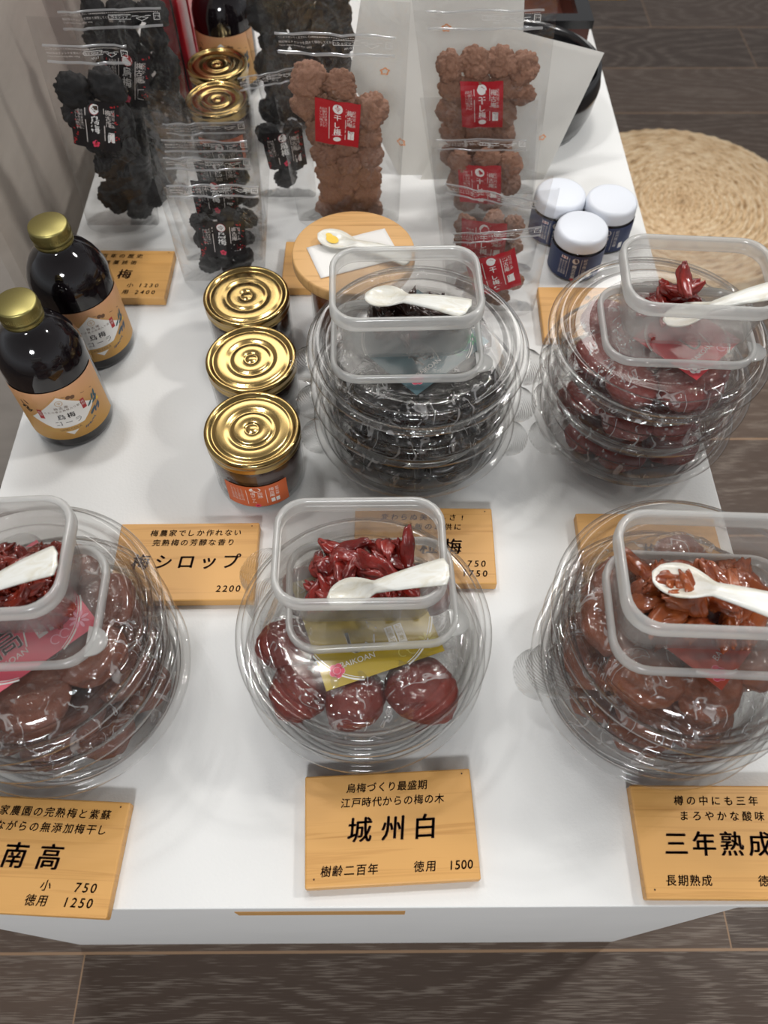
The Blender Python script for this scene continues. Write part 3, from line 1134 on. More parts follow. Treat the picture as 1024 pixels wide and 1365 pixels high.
def sampler_meshes():
    o1 = [(rrect(0.0475, 0.0305, 0.0150), 0.0), (rrect(0.0482, 0.0312, 0.0155), 0.0012), (rrect(0.0518, 0.0348, 0.0175), 0.0345), (rrect(0.0520, 0.0350, 0.0176), 0.0360)]
    inn = [(rrect(0.0524, 0.0354, 0.0176), 0.0455), (rrect(0.0508, 0.0338, 0.0168), 0.0355), (rrect(0.0470, 0.0300, 0.0145), 0.0030), (rrect(0.0455, 0.0285, 0.0135), 0.0016)]
    v_, f_ = loft(o1, True, False)
    n0 = len(v_)
    v2, f2 = loft(inn, False, True)
    tub = mesh_data('tub', v_ + v2, f_ + [tuple(i + n0 for i in q) for q in f2], M['pp'])
    rim = [(rrect(0.0520, 0.0350, 0.0176), 0.0352), (rrect(0.0555, 0.0385, 0.0192), 0.0352), (rrect(BX, BY, 0.0200), 0.0368), (rrect(BX, BY, 0.0200), 0.0448), (rrect(0.0556, 0.0386, 0.0193), 0.0466),
           (rrect(0.0540, 0.0370, 0.0184), BH), (rrect(0.0526, 0.0356, 0.0177), 0.0462), (rrect(0.0522, 0.0352, 0.0175), 0.0440)]
    v_, f_ = loft(rim, False, False)
    rimm = mesh_data('rim', v_, f_, M['pprim'])
    lid = [(rrect(0.0550, 0.0380, 0.0195), 0.0004), (rrect(0.0574, 0.0404, 0.0205), 0.0004), (rrect(0.0584, 0.0414, 0.0212), 0.0016), (rrect(0.0584, 0.0414, 0.0212), 0.0064), (rrect(0.0576, 0.0406, 0.0206), 0.0078),
           (rrect(0.0560, 0.0390, 0.0196), 0.0080), (rrect(0.0548, 0.0378, 0.0190), 0.0070), (rrect(0.0540, 0.0370, 0.0186), 0.0030), (rrect(0.0500, 0.0330, 0.0170), 0.0026)]
    v_, f_ = loft(lid, False, True)
    npt = len(lid[0][0])
    lidm = mesh_data('box_lid', v_, f_, [M['pprim'], M['pp']], [1 if (i >= 7 * npt) else 0 for i in range(len(f_))])
    tabv = [(0.052 + 0.0125 * q * (1 if abs(t) < 2 else 0) * sqrt(max(0, 1 - (t / 1.0) ** 2)), -0.026 + t * 0.010, z_) for z_ in (0.0050, 0.0066) for t in [-1 + 2 * k / 12 for k in range(13)] for q in (0, 1)]
    tf = []
    for k in range(12):
        b = 2 * k
        tf.append((b, b + 1, b + 3, b + 2))
        tf.append((26 + b, 26 + b + 2, 26 + b + 3, 26 + b + 1))
        tf.append((b + 1, 26 + b + 1, 26 + b + 3, b + 3))
    tabm = mesh_data('lift_tab', tabv, tf, M['pprim'])
    return tub, rimm, lidm, tabm


TUB, RIM, BLID, LTAB = sampler_meshes()


def sampler(what, x, y, z, rot, lx, ly, lrot, where):
    b = thing('sampler_box', 'open frosted plastic box of %s samples' % what, 'box', (x, y, z + 0.0034), rot, 'frosted sampler boxes')
    link('tub', TUB, b)
    link('rim', RIM, b)
    l = thing('box_lid', 'frosted plastic lid lying under the box of %s samples' % what, 'lid', (lx, ly, z), lrot, 'lids under the sampler boxes')
    link('lid_plate', BLID, l)
    link('lift_tab', LTAB, l)
    return b


ZT = TH + 3 * PITCH_ + 0.0004
ZM = TH + 2 * PITCH_ + 0.0004
sampler('chopped black plum', 0.0190, 0.4500, ZT, radians(1.5), 0.0200, 0.4360, radians(1), '')
sampler('sparse red plum', 0.2380, 0.4610, ZT, radians(-4), 0.2310, 0.4500, radians(-3), '')
sampler('mashed red plum', -0.2395, 0.2235, ZT, radians(3), -0.2310, 0.2110, radians(2), '')
sampler('chopped red plum', -0.0140, 0.2500, ZM, radians(0.5), -0.0070, 0.2400, radians(3), '')
sampler('chopped amber plum', 0.1945, 0.2120, ZT, radians(-2.5), 0.1980, 0.2050, radians(-3), '')


# ------------------------------------------------------------------ plum pieces in the boxes
def chunk_mesh(mat, seed, L, W, H, rough):
    import bmesh
    bm = bmesh.new()
    bmesh.ops.create_icosphere(bm, subdivisions=4, radius=1.0)
    off = Vector((seed * 5.3, seed * 2.9, seed))
    bend = random.Random(seed).uniform(-0.5, 0.5)
    for v_ in bm.verts:
        p = v_.co.copy()
        e_ = (abs(p.x) ** 3.2 + abs(p.y) ** 3.2 + abs(p.z) ** 3.2) ** (1 / 3.2)
        p = p / e_
        d = noise.noise(p * 1.4 + off) * rough * 0.75 + noise.noise(p * 3.4 + off) * rough * 0.28 + noise.noise(p * 9 + off) * rough * 0.07
        q = Vector((p.x * L, p.y * W * (1 - 0.35 * p.x * p.x), p.z * H)) * (1 + d)
        q.z += bend * q.x * q.x / L
        q.y += bend * 0.6 * q.x * q.x / L
        v_.co = q
    me = bpy.data.meshes.new('plum_piece')
    bm.to_mesh(me)
    bm.free()
    me.materials.append(mat)
    for p in me.polygons:
        p.use_smooth = True
    return me


def heap(mat, what, cx, cy, z, rot, n, hx, hy, hz, L, seed, mound=(0, 0), rough=0.35, group=None, label=None):
    rnd = random.Random(seed)
    ms = [chunk_mesh(M[mat], seed + i, L * rnd.uniform(0.75, 1.25), L * rnd.uniform(0.32, 0.5), L * rnd.uniform(0.25, 0.42), rough) for i in range(6)]
    for i in range(n):
        k = i / max(1, n - 1)
        px = rnd.uniform(-hx, hx)
        py = rnd.uniform(-hy, hy)
        fall = max(0, 1 - (((px - mound[0]) / (hx * 1.25)) ** 2 + ((py - mound[1]) / (hy * 1.25)) ** 2))
        pz = 0.004 + hz * k * fall
        wx, wy = px * cos(rot) - py * sin(rot), px * sin(rot) + py * cos(rot)
        o_ = link('plum_piece', rnd.choice(ms), None, (cx + wx, cy + wy, z + pz), (rnd.uniform(-0.6, 0.6), rnd.uniform(-0.7, 0.7), rnd.uniform(0, 6.3)))
        tag(o_, label or 'piece of %s in its frosted sampler box' % what, 'plum piece', 'pieces of ' + what)


zb = ZT + 0.0050
heap('chop_black', 'glossy chopped black plum', 0.0250, 0.4560, zb, 0, 26, 0.030, 0.017, 0.018, 0.0115, 101, rough=0.6)
heap('chop_red', 'chopped red plum', -0.0130, 0.2520, ZM + 0.005, 0, 40, 0.033, 0.019, 0.019, 0.0120, 202, mound=(0.008, 0.004), rough=0.6)
heap('chop_amber', 'chopped amber plum', 0.1960, 0.2120, zb, radians(-2.5), 40, 0.034, 0.020, 0.018, 0.0135, 303, rough=0.5)
heap('mash', 'mashed red plum', -0.2330, 0.2235, zb, radians(3), 62, 0.034, 0.020, 0.015, 0.0130, 404, rough=0.65)
heap('chop_red', 'leftover red plum', 0.2330, 0.4690, zb, 0, 9, 0.013, 0.007, 0.024, 0.0115, 505, mound=(0.004, 0), rough=0.45)
heap('chop_red', 'thin red plum scraps', 0.2290, 0.4500, zb - 0.002, 0, 6, 0.030, 0.018, 0.0, 0.0055, 506, rough=0.6, label='small red plum scrap on the sampler box floor beside the red stack')


# ------------------------------------------------------------------ spoons
def spoon_mesh():
    L = 0.078
    secs = 34
    k = 7
    top, bot = [], []
    for i in range(secs + 1):
        s = i / secs
        x = s * L
        if s < 0.40:
            q = s / 0.40
            wd = 0.0105 * sqrt(max(0.0, 1 - ((q - 0.47) / (0.47 if q < 0.47 else 0.66)) ** 2)) if q < 0.47 else 0.0105 * (1 - 0.62 * ((q - 0.47) / 0.53) ** 1.6)
            wd = max(wd, 0.0006)
            bowl = 0.0042 * (1 - (2 * q - 1) ** 2)
        else:
            q = (s - 0.40) / 0.60
            wd = 0.0040 + 0.0050 * q ** 0.9
            if q > 0.93:
                wd *= sqrt(max(0.15, 1 - ((q - 0.93) / 0.07) ** 2))
            bowl = 0.0
        arch = 0.0016 * sin(pi * min(1, max(0, (s - 0.3) / 0.7)))
        for j in range(k):
            t = -1 + 2 * j / (k - 1)
            z = arch - bowl * (1 - t * t) + 0.0006 * (1 - t * t) * (s > 0.4)
            top.append((x, t * wd, z + 0.0006))
            bot.append((x, t * wd, z - 0.0006))
    n = (secs + 1) * k
    vs = top + bot
    fs = []
    for i in range(secs):
        for j in range(k - 1):
            b = i * k + j
            fs.append((b, b + k, b + k + 1, b + 1))
            fs.append((n + b, n + b + 1, n + b + k + 1, n + b + k))
        fs.append((i * k, n + i * k, n + (i + 1) * k, (i + 1) * k))
        e_ = i * k + k - 1
        fs.append((e_, e_ + k, n + e_ + k, n + e_))
    for j in range(k - 1):
        fs.append((j, j + 1, n + j + 1, n + j))
        b = secs * k + j
        fs.append((b, n + b, n + b + 1, b + 1))
    return mesh_data('spoon', vs, fs, M['pearl'])


SPOON = spoon_mesh()


def spoon(label, a_, b_, length=1.0, roll=0.0):
    A, Bv = Vector(a_), Vector(b_)
    d = (Bv - A).normalized()
    L = 0.078 * length
    o_ = link('tasting_spoon', SPOON)
    q = d.to_track_quat('X', 'Z')
    start = A - d * 0.0155 * length
    o_.rotation_mode = 'QUATERNION'
    o_.rotation_quaternion = q
    o_.location = start
    o_.scale = (length, length, length)
    tag(o_, label, 'spoon', 'pearly tasting spoons')
    return o_


spoon('pearly spoon lying across the black plum sampler box', (0.004, 0.4565, TH + 0.1560), (0.067, 0.4180, TH + 0.1785), 1.16)
spoon('pearly spoon resting in the chopped red plum box', (-0.0200, 0.2270, TH + 0.1150), (0.0390, 0.2300, TH + 0.1385), 1.08)
spoon('pearly spoon dipped in the chopped amber plum', (0.1790, 0.2130, TH + 0.1585), (0.2340, 0.1800, TH + 0.1795), 1.15)
spoon('pearly spoon in the mashed red plum box at the wall side', (-0.2500, 0.2050, TH + 0.1540), (-0.1870, 0.2180, TH + 0.1790), 1.12)
spoon('pearly spoon in the nearly empty red plum box', (0.2330, 0.4450, TH + 0.1480), (0.2960, 0.4400, TH + 0.1790), 1.10)

# ------------------------------------------------------------------ cola bottles
def cyl_map(r, a0, z0):
    """x runs round the cylinder (a0 = direction the middle faces), y up"""
    return lambda x, y, h: ((r + h) * cos(a0 + x / r), (r + h) * sin(a0 + x / r), z0 + y)


def cola_bottle(label, x, y, face):
    b = thing('cola_bottle', label, 'bottle', (x, y, TH), 0, 'dark cola bottles')
    r = 0.036
    prof = [(0.0, 0.0022), (0.026, 0.0022), (0.029, 0.0003), (0.0325, 0.0004), (0.0350, 0.0022), (r, 0.006), (r, 0.086), (0.0356, 0.092), (0.0340, 0.0985), (0.0305, 0.1065), (0.0255, 0.1140), (0.0200, 0.1195), (0.0160, 0.1230), (0.0142, 0.1260), (0.0140, 0.1400)]
    obj('glass_body', *lathe(prof, 72), M['black_glass'], b)
    cap = [(0.0152, 0.1258), (0.0166, 0.1262), (0.0168, 0.1290), (0.0160, 0.1300), (0.0168, 0.1306), (0.0168, 0.1335)]
    vs, fs = lathe([(0.0001, 0.1254)] + cap + [(0.0168, 0.1415), (0.0164, 0.1428), (0.0154, 0.1434), (0.0001, 0.1434)], 72)
    obj('cap', vs, fs, M['gold_cap'], b)
    kn = []
    kf = []
    for k in range(60):
        t = 2 * pi * k / 60
        for (dt, rr) in ((-0.028, 0.0167), (0, 0.0172), (0.028, 0.0167)):
            for zz in (0.1340, 0.1372):
                kn.append((rr * cos(t + dt), rr * sin(t + dt), zz))
        q = 6 * k
        kf += [(q, q + 2, q + 3, q + 1), (q + 2, q + 4, q + 5, q + 3)]
    obj('knurled_rim_pattern', kn, kf, M['gold_cap'], b)
    # label
    lw, lh, lz = 0.094, 0.062, 0.014
    mp = cyl_map(r + 0.0003, face, lz)
    a_ = Art()
    a_.rect(-lw / 2, 0, lw / 2, lh, M['tan'], 40, 6)
    lab = a_.build('label', mp, b, 0)
    a_ = Art()
    # white diamond with a gold outline
    dm = lambda k, cy=0.0300: [(0, cy + 0.0245 * k), (0.0285 * k, cy), (0, cy - 0.0245 * k), (-0.0285 * k, cy)]

    def grid_diamond(k, mat, up):
        cy = 0.0300
        n = 16
        hw, hh = 0.0285 * k, 0.0245 * k
        vs, fs = [], []
        for i in range(n + 1):
            x = -hw + 2 * hw * i / n
            h = hh * (1 - abs(x) / hw)
            vs += [(x, cy + h), (x, cy - h)]
            if i:
                q = 2 * i
                fs.append((q - 2, q - 1, q + 1, q))
        a_.add(vs, fs, mat, up)
    grid_diamond(1.08, M['goldprint'], 1)
    grid_diamond(1.05, M['tan'], 2)
    grid_diamond(1.0, M['white'], 3)
    a_.ring(0, 0.0470, 0.0030, 0.0004, M['goldprint'], up=4)
    a_.text('令', 0, 0.0470, 0.0036, M['goldprint'], up=4)
    a_.text('梅古庵', 0, 0.0412, 0.0034, M['brownprint'], spread=0.0042, up=4)
    a_.text('からだの喜ぶ烏梅入り飲料', 0.0, 0.0375, 0.0026, M['brownprint'], spread=0.0031, up=4)
    a_.text('烏梅', 0.001, 0.0300, 0.0070, M['ink'], spread=0.0085, bold=0.03, up=4)
    a_.text('コーラ', 0.001, 0.0222, 0.0070, M['ink'], spread=0.0085, up=4)
    for q in (-1, 1):
        a_.rect(q * 0.0185 - 0.0020, 0.0300, q * 0.0185 + 0.0020, 0.0415, M['redprint'], 3, 1, up=4)
        a_.vtext('特製', q * 0.0185, 0.0382, 0.0030, M['offwhite'], up=5)
    # banner
    a_.line([(-0.0235 + 0.047 * k / 16, 0.0155 - 0.0022 * sin(pi * k / 16)) for k in range(17)], 0.0056, M['goldprint'], up=5)
    a_.text('UMEI COLA', 0, 0.0134, 0.0036, M['brownprint'], up=6)
    # branches, plums and leaves
    a_.line([(0.004, 0.0530), (0.012, 0.0500), (0.022, 0.0465), (0.032, 0.0440)], 0.0005, M['brownprint'], up=5)
    for px, py in ((0.0090, 0.0502), (0.0125, 0.0488)):
        a_.disc(px, py, 0.0021, M['brownprint'], up=6)
    rnd = random.Random(4)
    for k in range(13):
        px, py = 0.0265 + rnd.uniform(-0.005, 0.006), 0.0300 + rnd.uniform(-0.011, 0.011)
        a_.disc(px, py, 0.0036, M['greenprint' if k % 2 else 'leaf'], 0.0011, 10, rnd.uniform(0.4, 1.5), up=5)
    a_.disc(0.0330, 0.0285, 0.0015, M['stain'], up=5)
    for k in range(8):
        a_.disc(0.012 + 0.0016 * k, 0.0085 + 0.0008 * k + rnd.uniform(-0.001, 0.001), 0.0015, M['leaf'], 0.0005, 8, rnd.uniform(0, 2), up=6)
    for k in range(9):
        a_.disc(-0.0290 + rnd.uniform(-0.004, 0.003), 0.044 + rnd.uniform(-0.006, 0.006), 0.0030, M['ink'], 0.0006, 8, rnd.uniform(0, 3), up=5)
    a_.build('printed_lettering', mp, lab, 0.00004)
    return b


cola_bottle('dark cola bottle with gold cap standing closest to the table edge', -0.2844, 0.4655, radians(-70))
cola_bottle('dark cola bottle with gold cap standing beside the small price board', -0.2795, 0.5573, radians(-62))
cola_bottle('dark cola bottle standing behind the row of gold lids at the back', -0.1900, 1.0180, radians(-92))


# ------------------------------------------------------------------ gold-lidded jam jars
def jam_jar(label, x, y, face, rot=0.0, rad=0.0392, group='gold-lidded jam jars'):
    b = thing('jam_jar', label, 'jar', (x, y, TH), rot, group)
    k = rad / 0.0392
    g = lathe([(0.0, 0.0010), (0.030, 0.0010), (0.034, 0.0002), (0.0375, 0.0022), (0.0388, 0.0055), (0.0390, 0.0450), (0.0380, 0.0500), (0.0362, 0.0535), (0.0362, 0.0600)], 72)
    obj('glass', [(p[0] * k, p[1] * k, p[2]) for p in g[0]], g[1], M['glass'], b)
    g = lathe([(0.0, 0.0046), (0.0335, 0.0046), (0.0365, 0.0066), (0.0374, 0.0100), (0.0374, 0.0440), (0.0362, 0.0490), (0.0346, 0.0530), (0.0, 0.0532)], 64)
    obj('jam', [(p[0] * k, p[1] * k, p[2]) for p in g[0]], g[1], M['jam'], b)
    lp = [(0.0372, 0.0542), (0.0392, 0.0536), (0.0396, 0.0546), (0.0392, 0.0556), (0.0390, 0.0600), (0.0394, 0.0606), (0.0398, 0.0622), (0.0396, 0.0640), (0.0386, 0.0652), (0.0370, 0.0655), (0.0356, 0.0651), (0.0345, 0.0640), (0.0336, 0.0632), (0.0325, 0.0632), (0.0310, 0.0640), (0.0292, 0.0643),
          (0.0240, 0.0642), (0.0215, 0.0640), (0.0200, 0.0632), (0.0175, 0.0630), (0.0162, 0.0638), (0.0145, 0.0641), (0.0075, 0.0641), (0.0062, 0.0636), (0.0055, 0.0632), (0.0045, 0.0636), (0.0038, 0.0639), (0.0001, 0.0640)]
    g = lathe(lp, 96)
    obj('lid', [(p[0] * k, p[1] * k, p[2]) for p in g[0]], g[1], M['gold_lid'], b)
    mp = cyl_map(0.0392 * k, face, 0.0065)
    a_ = Art()
    a_.rect(-0.0275, 0, 0.0275, 0.030, M['orange'], 30, 3)
    lab = a_.build('label', mp, b, 0)
    a_ = Art()
    a_.disc(-0.0005, 0.0252, 0.0048, M['white'], 0.0032, 20, up=1)
    a_.text('命', -0.0005, 0.0252, 0.0044, M['orange'], up=2)
    a_.vtext('完熟', 0.0030, 0.0195, 0.0046, M['white'], up=1)
    a_.vtext('梅ジャム', -0.0030, 0.0195, 0.0044, M['white'], up=1, pitch=0.9)
    a_.rect(-0.0085, 0.0040, -0.0081, 0.0245, M['white'], 1, 4, up=1)
    a_.rect(0.0078, 0.0040, 0.0082, 0.0245, M['white'], 1, 4, up=1)
    a_.vtext('梅古庵', 0.0130, 0.0235, 0.0046, M['white'], up=1)
    a_.vtext('紀州の梅', 0.0178, 0.0240, 0.0030, M['white'], up=1)
    a_.rect(0.0115, 0.0045, 0.0148, 0.0100, M['white'], up=1)
    a_.rect(0.0158, 0.0045, 0.0190, 0.0100, M['white'], up=1)
    for q in range(4):
        a_.vtext('とろり完熟の梅', -0.0122 - q * 0.0030, 0.0245, 0.0026, M['offwhite'], up=1)
    blossom(a_, -0.0005, 0.0018, 0.0026, M['pinkprint'], M['redprint'], up=1)
    a_.build('printed_lettering', mp, lab, 0.00004)
    return b


jam_jar('gold-lidded jam jar with the orange label, foremost of its row', -0.1057, 0.4018, radians(-88))
jam_jar('gold-lidded jam jar in the middle of the row of three', -0.1130, 0.4790, radians(-84))
jam_jar('gold-lidded jam jar with the bright lid in front of the small pouches', -0.1240, 0.5570, radians(-80))
jam_jar('gold-lidded jar behind the small pouches, beside the red box', -0.1850, 0.8735, radians(-85), rad=0.0358)
jam_jar('gold-lidded jar at the foot of the rear cola bottle', -0.1924, 0.9460, radians(-85), rad=0.0355)


# ------------------------------------------------------------------ bamboo-lidded jar with napkin and spoon
b = thing('storage_jar', 'glass jar of amber paste with a wide bamboo lid', 'jar', (-0.0242, 0.5810, TH))
obj('glass', *lathe([(0.0, 0.0012), (0.036, 0.0012), (0.0405, 0.003), (0.0425, 0.008), (0.0425, 0.080)], 72), M['glass'], b)
obj('contents', *lathe([(0.0, 0.004), (0.037, 0.004), (0.0408, 0.008), (0.0408, 0.066), (0.0, 0.066)], 64), M['honey'], b)
obj('seal_ring', *lathe([(0.0410, 0.0780), (0.0500, 0.0780), (0.0505, 0.0800), (0.0500, 0.0822), (0.0410, 0.0822)], 72), M['pprim'], b)
vs, fs = lathe([(0.0001, 0.0824), (0.0548, 0.0824), (0.0558, 0.0834), (0.0561, 0.0856), (0.0561, 0.0928), (0.0556, 0.0944), (0.0544, 0.0950), (0.0001, 0.0950)], 96)
obj('lid', vs, fs, M['bamboo'], b)
nap = []
nf = []
for j in range(13):
    for i in range(17):
        x, y = -0.038 + 0.076 * i / 16, -0.0215 + 0.043 * j / 12
        nap.append((x, y, 0.0008 + 0.0006 * noise.noise(Vector((x * 60, y * 60, 1)))))
for j in range(12):
    for i in range(16):
        q = j * 17 + i
        nf.append((q, q + 1, q + 18, q + 17))
o = obj('paper_napkin', nap, nf, M['napkin'], None, (-0.0240, 0.5770, TH + 0.0952), (0, 0, radians(20)))
m = o.modifiers.new('solid', 'SOLIDIFY')
m.thickness = 0.0004
tag(o, 'folded white paper napkin on the bamboo jar lid', 'napkin')
sp = spoon('pearly spoon with a yellow stain lying on the napkin', (-0.0400, 0.5890, TH + 0.1014), (0.0260, 0.5640, TH + 0.0992), 1.15)
st = Art()
st.disc(0.0120, 0.0010, 0.0052, M['stain'], 0.0040, 18)
st.disc(0.0085, 0.0035, 0.0030, M['stain'], 0.0022, 14, up=0)
st.build('yellow_stain', lambda x, y, z_: (x, y, 0.0008 - 0.0040 * (1 - (2 * min(1, x / 0.0312) - 1) ** 2) * (1 - min(1, (y / 0.0103) ** 2)) + z_), sp, 0)

# ------------------------------------------------------------------ blue-labelled bottles
def blue_bottle(label, x, y, face):
    b_ = thing('supplement_bottle', label, 'bottle', (x, y, TH), 0, 'white-capped bottles')
    r = 0.0275
    obj('body', *lathe([(0.0, 0.001), (0.023, 0.001), (0.0258, 0.0012), (r, 0.004), (r, 0.0335), (0.0265, 0.0355), (0.0245, 0.0368), (0.0245, 0.0385)], 64), M['black_glass'], b_)
    obj('cap', *lathe([(0.020, 0.0352), (0.0262, 0.0352), (0.0270, 0.0358), (0.0272, 0.0372), (0.0268, 0.0445), (0.0262, 0.0470), (0.0248, 0.0488), (0.0225, 0.0496), (0.0001, 0.0500)], 72), M['white_cap'], b_)
    mp = cyl_map(r + 0.0002, face, 0.0028)
    a_ = Art()
    a_.rect(-0.040, 0, 0.040, 0.0305, M['navy'], 40, 3)
    lab = a_.build('label', mp, b_, 0)
    a_ = Art()
    a_.disc(0.0, 0.0245, 0.0034, M['offwhite'], up=1)
    a_.text('令', 0, 0.0245, 0.0038, M['brownprint'], up=2)
    a_.vtext('梅古の素', 0.0, 0.0175, 0.0046, M['white'], up=1, pitch=0.95, bold=0.02)
    a_.rect(-0.0066, 0.003, -0.0062, 0.027, M['offwhite'], 1, 3, up=1)
    a_.rect(0.0060, 0.003, 0.0064, 0.027, M['offwhite'], 1, 3, up=1)
    a_.vtext('紀州梅古庵', 0.0100, 0.0255, 0.0042, M['offwhite'], up=1)
    a_.rect(0.0150, 0.0040, 0.0195, 0.0110, M['white'], 2, 1, up=1)
    a_.rect(-0.0155, 0.0245, -0.0085, 0.0280, M['white'], 2, 1, up=1)
    a_.text('健康', -0.0120, 0.0262, 0.0030, M['redprint'], up=2)
    for q in range(3):
        a_.vtext('梅のちから凝縮', -0.0095 - q * 0.0030, 0.0215, 0.0025, M['offwhite'], up=1)
    a_.disc(0.0, 0.0012, 0.0020, M['redprint'], up=1)
    a_.build('printed_lettering', mp, lab, 0.00004)
    return b_


blue_bottle('white-capped blue-labelled bottle in front of the other two', 0.2067, 0.6717, radians(-103))
blue_bottle('white-capped blue-labelled bottle next to the table edge by the mat', 0.2440, 0.7155, radians(-98))
blue_bottle('white-capped blue-labelled bottle partly behind the pouches', 0.1915, 0.7265, radians(-100))


# ------------------------------------------------------------------ zip pouches
def smooth(a, b, x):
    t = max(0, min(1, (x - a) / (b - a)))
    return t * t * (3 - 2 * t)


class Pouch:
    def __init__(self, label, bl, br, tl, tr, yb, yt, depth, zipv, seed, group=None, bulge=0.8, bend=0.0):
        bulge = bulge + 0.14
        self.bl, self.br = Vector((bl[0], yb, TH + 0.0005)), Vector((br[0], yb, TH + 0.0005))
        self.tl, self.tr = Vector((tl[0], yt, TH + tl[1])), Vector((tr[0], yt, TH + tr[1]))
        self.depth, self.seed, self.zipv, self.bulge, self.bend = depth, seed, zipv, bulge, bend
        up_ = ((self.tl + self.tr) - (self.bl + self.br)).normalized()
        ac = (self.br - self.bl).normalized()
        self.n = ac.cross(up_).normalized()
        if self.n.y > 0:
            self.n = -self.n
        self.root = thing('zip_pouch', label, 'pouch', (0, 0, 0), 0, group)
        base = (self.bl + self.br) / 2
        self.root.location = base
        self.base = base
        self.w = (self.br - self.bl).length
        self.wt = (self.tr - self.tl).length
        self.h = ((self.tl + self.tr) / 2 - base).length
        n, m_ = 48, 64
        vs, fs = [], []
        for side in (1, -1):
            for j in range(m_ + 1):
                for i in range(n + 1):
                    vs.append(self.S(i / n, j / m_, side))
        for s_ in range(2):
            o0 = s_ * (n + 1) * (m_ + 1)
            for j in range(m_):
                for i in range(n):
                    q = o0 + j * (n + 1) + i
                    fs.append((q, q + 1, q + n + 2, q + n + 1))
        # gusset
        o1 = (n + 1) * (m_ + 1)
        for i in range(n):
            fs.append((i, o1 + i, o1 + i + 1, i + 1))
        obj('film', vs, fs, M['film'], self.root)
        # zip
        zv, zf = [], []
        for v0, v1 in ((zipv, zipv + 0.012), (zipv + 0.072, zipv + 0.082)):
            for u0, u1 in ((0.09, 0.91),):
                b0 = len(zv)
                for k in range(21):
                    u = u0 + (u1 - u0) * k / 20
                    for vv, hh in ((v0, 0.0003), ((v0 + v1) / 2, 0.0016), (v1, 0.0003)):
                        zv.append(self.S(u, vv, 1, hh))
                for k in range(20):
                    q = b0 + 3 * k
                    zf += [(q, q + 3, q + 4, q + 1), (q + 1, q + 4, q + 5, q + 2)]
        obj('zip_closure_ribs_pattern', zv, zf, M['zip'], self.root)
        a_ = Art()
        W = self.wt
        hh = self.h
        zy = lambda t: (zipv + t) * hh
        for k in range(34):
            x0 = W * (0.34 + 0.55 * k / 34)
            a_.rect(x0, zy(0.064), x0 + W * 0.009, zy(0.064) + 0.0006, M['offwhite'])
        sz = 0.0026
        a_.text('ここから切ってください。Cut along this line', W * 0.11, zy(0.0655), sz * 0.85, M['offwhite'], 'l')
        a_.text('開封後はチャックを閉めて保存してください。', W * 0.11, zy(0.047), sz, M['offwhite'], 'l')
        a_.text('Close zipper firmly after using', W * 0.11, zy(0.033), sz * 0.9, M['offwhite'], 'l')
        a_.line([(W * 0.48, zy(0.039)), (W * 0.66, zy(0.039)), (W * 0.66, zy(0.056)), (W * 0.48, zy(0.056)), (W * 0.48, zy(0.039))], 0.0005, M['white'])
        a_.text('ラミジップ', W * 0.57, zy(0.0475), 0.0034, M['white'])
        a_.text('AP-13', W * 0.58, zy(0.030), 0.0026, M['white'])
        a_.line([(W * 0.67, zy(0.050)), (W * 0.72, zy(0.050)), (W * 0.72, zy(0.042)), (W * 0.70, zy(0.042)), (W * 0.745, zy(0.030)), (W * 0.80, zy(0.042)), (W * 0.775, zy(0.042)), (W * 0.775, zy(0.050)), (W * 0.82, zy(0.050))], 0.0005, M['white'])
        a_.text('ZIPPER', W * 0.748, zy(0.0455), 0.0020, M['white'])
        x0, y0, s0 = W * 0.845, zy(0.033), 0.0058
        a_.line([(x0, y0), (x0 + s0, y0), (x0 + s0, y0 + s0), (x0, y0 + s0), (x0, y0)], 0.0007, M['white'])
        a_.text('プラ', x0 + s0 / 2, y0 + s0 / 2, 0.0028, M['white'])
        a_.build('zip_lettering', lambda x, y, z_: self.S(x / W, y / hh, 1, 0.0002 + z_), self.root, 0.0001)

    def S(self, u, v, side, lift=0.0):
        p = self.bl.lerp(self.br, u).lerp(self.tl.lerp(self.tr, u), v)
        prof = 1 - smooth(0.30, self.bulge, v)
        lens = max(0.0, 4 * u * (1 - u)) ** 0.6
        t = self.depth / 2 * prof * lens
        wr = 0.0016 * noise.noise(Vector((u * 5 + self.seed * 3, v * 6 + self.seed, side))) + 0.0010 * noise.noise(Vector((u * 11, v * 14, self.seed + side)))
        edge = min(1, 8 * u * (1 - u) * 2)
        fo = 0.5 - abs(noise.noise(Vector((u * 2.6 + self.seed * 1.7, v * 3.4 + self.seed, side * 2))))
        fold = side * edge * 0.0022 * (max(0, fo - 0.30) / 0.2) * smooth(0.05, 0.2, v)
        bnd = self.bend * sin(pi * u) * v
        return (p - self.base) + self.n * (side * (t + lift + 0.0003) + wr * edge * (0.35 + prof) + 0.002 * sin(u * 3 + self.seed) * smooth(0.5, 1, v) + fold + bnd)

    def mid(self, x, z):
        v_ = (z + TH - self.bl.z) / (((self.tl + self.tr) / 2).z - self.bl.z)
        return self.bl.y + (self.tl.y - self.bl.y) * v_

    def label_(self, x, z, w_, h_, rot, style, name='label'):
        """x, z: world position of the middle of the sticker (z above the table)"""
        v_ = (z + TH - self.bl.z) / (((self.tl + self.tr) / 2).z - self.bl.z)
        l_ = self.bl.lerp(self.tl, v_)
        r_ = self.br.lerp(self.tr, v_)
        u_ = (x - l_.x) / (r_.x - l_.x)
        wl = (r_ - l_).length

        def mp(px, py, hgt):
            qx = px * cos(rot) - py * sin(rot)
            qy = px * sin(rot) + py * cos(rot)
            return self.S(u_ + qx / wl, v_ + qy / self.h, 1, hgt)
        a_ = Art()
        dark = style == 'black'
        a_.rect(-w_ / 2, -h_ / 2, w_ / 2, h_ / 2, M['blacklabel' if dark else 'redlabel'], 14, 12)
        lab = a_.build(name, mp, self.root, 0)
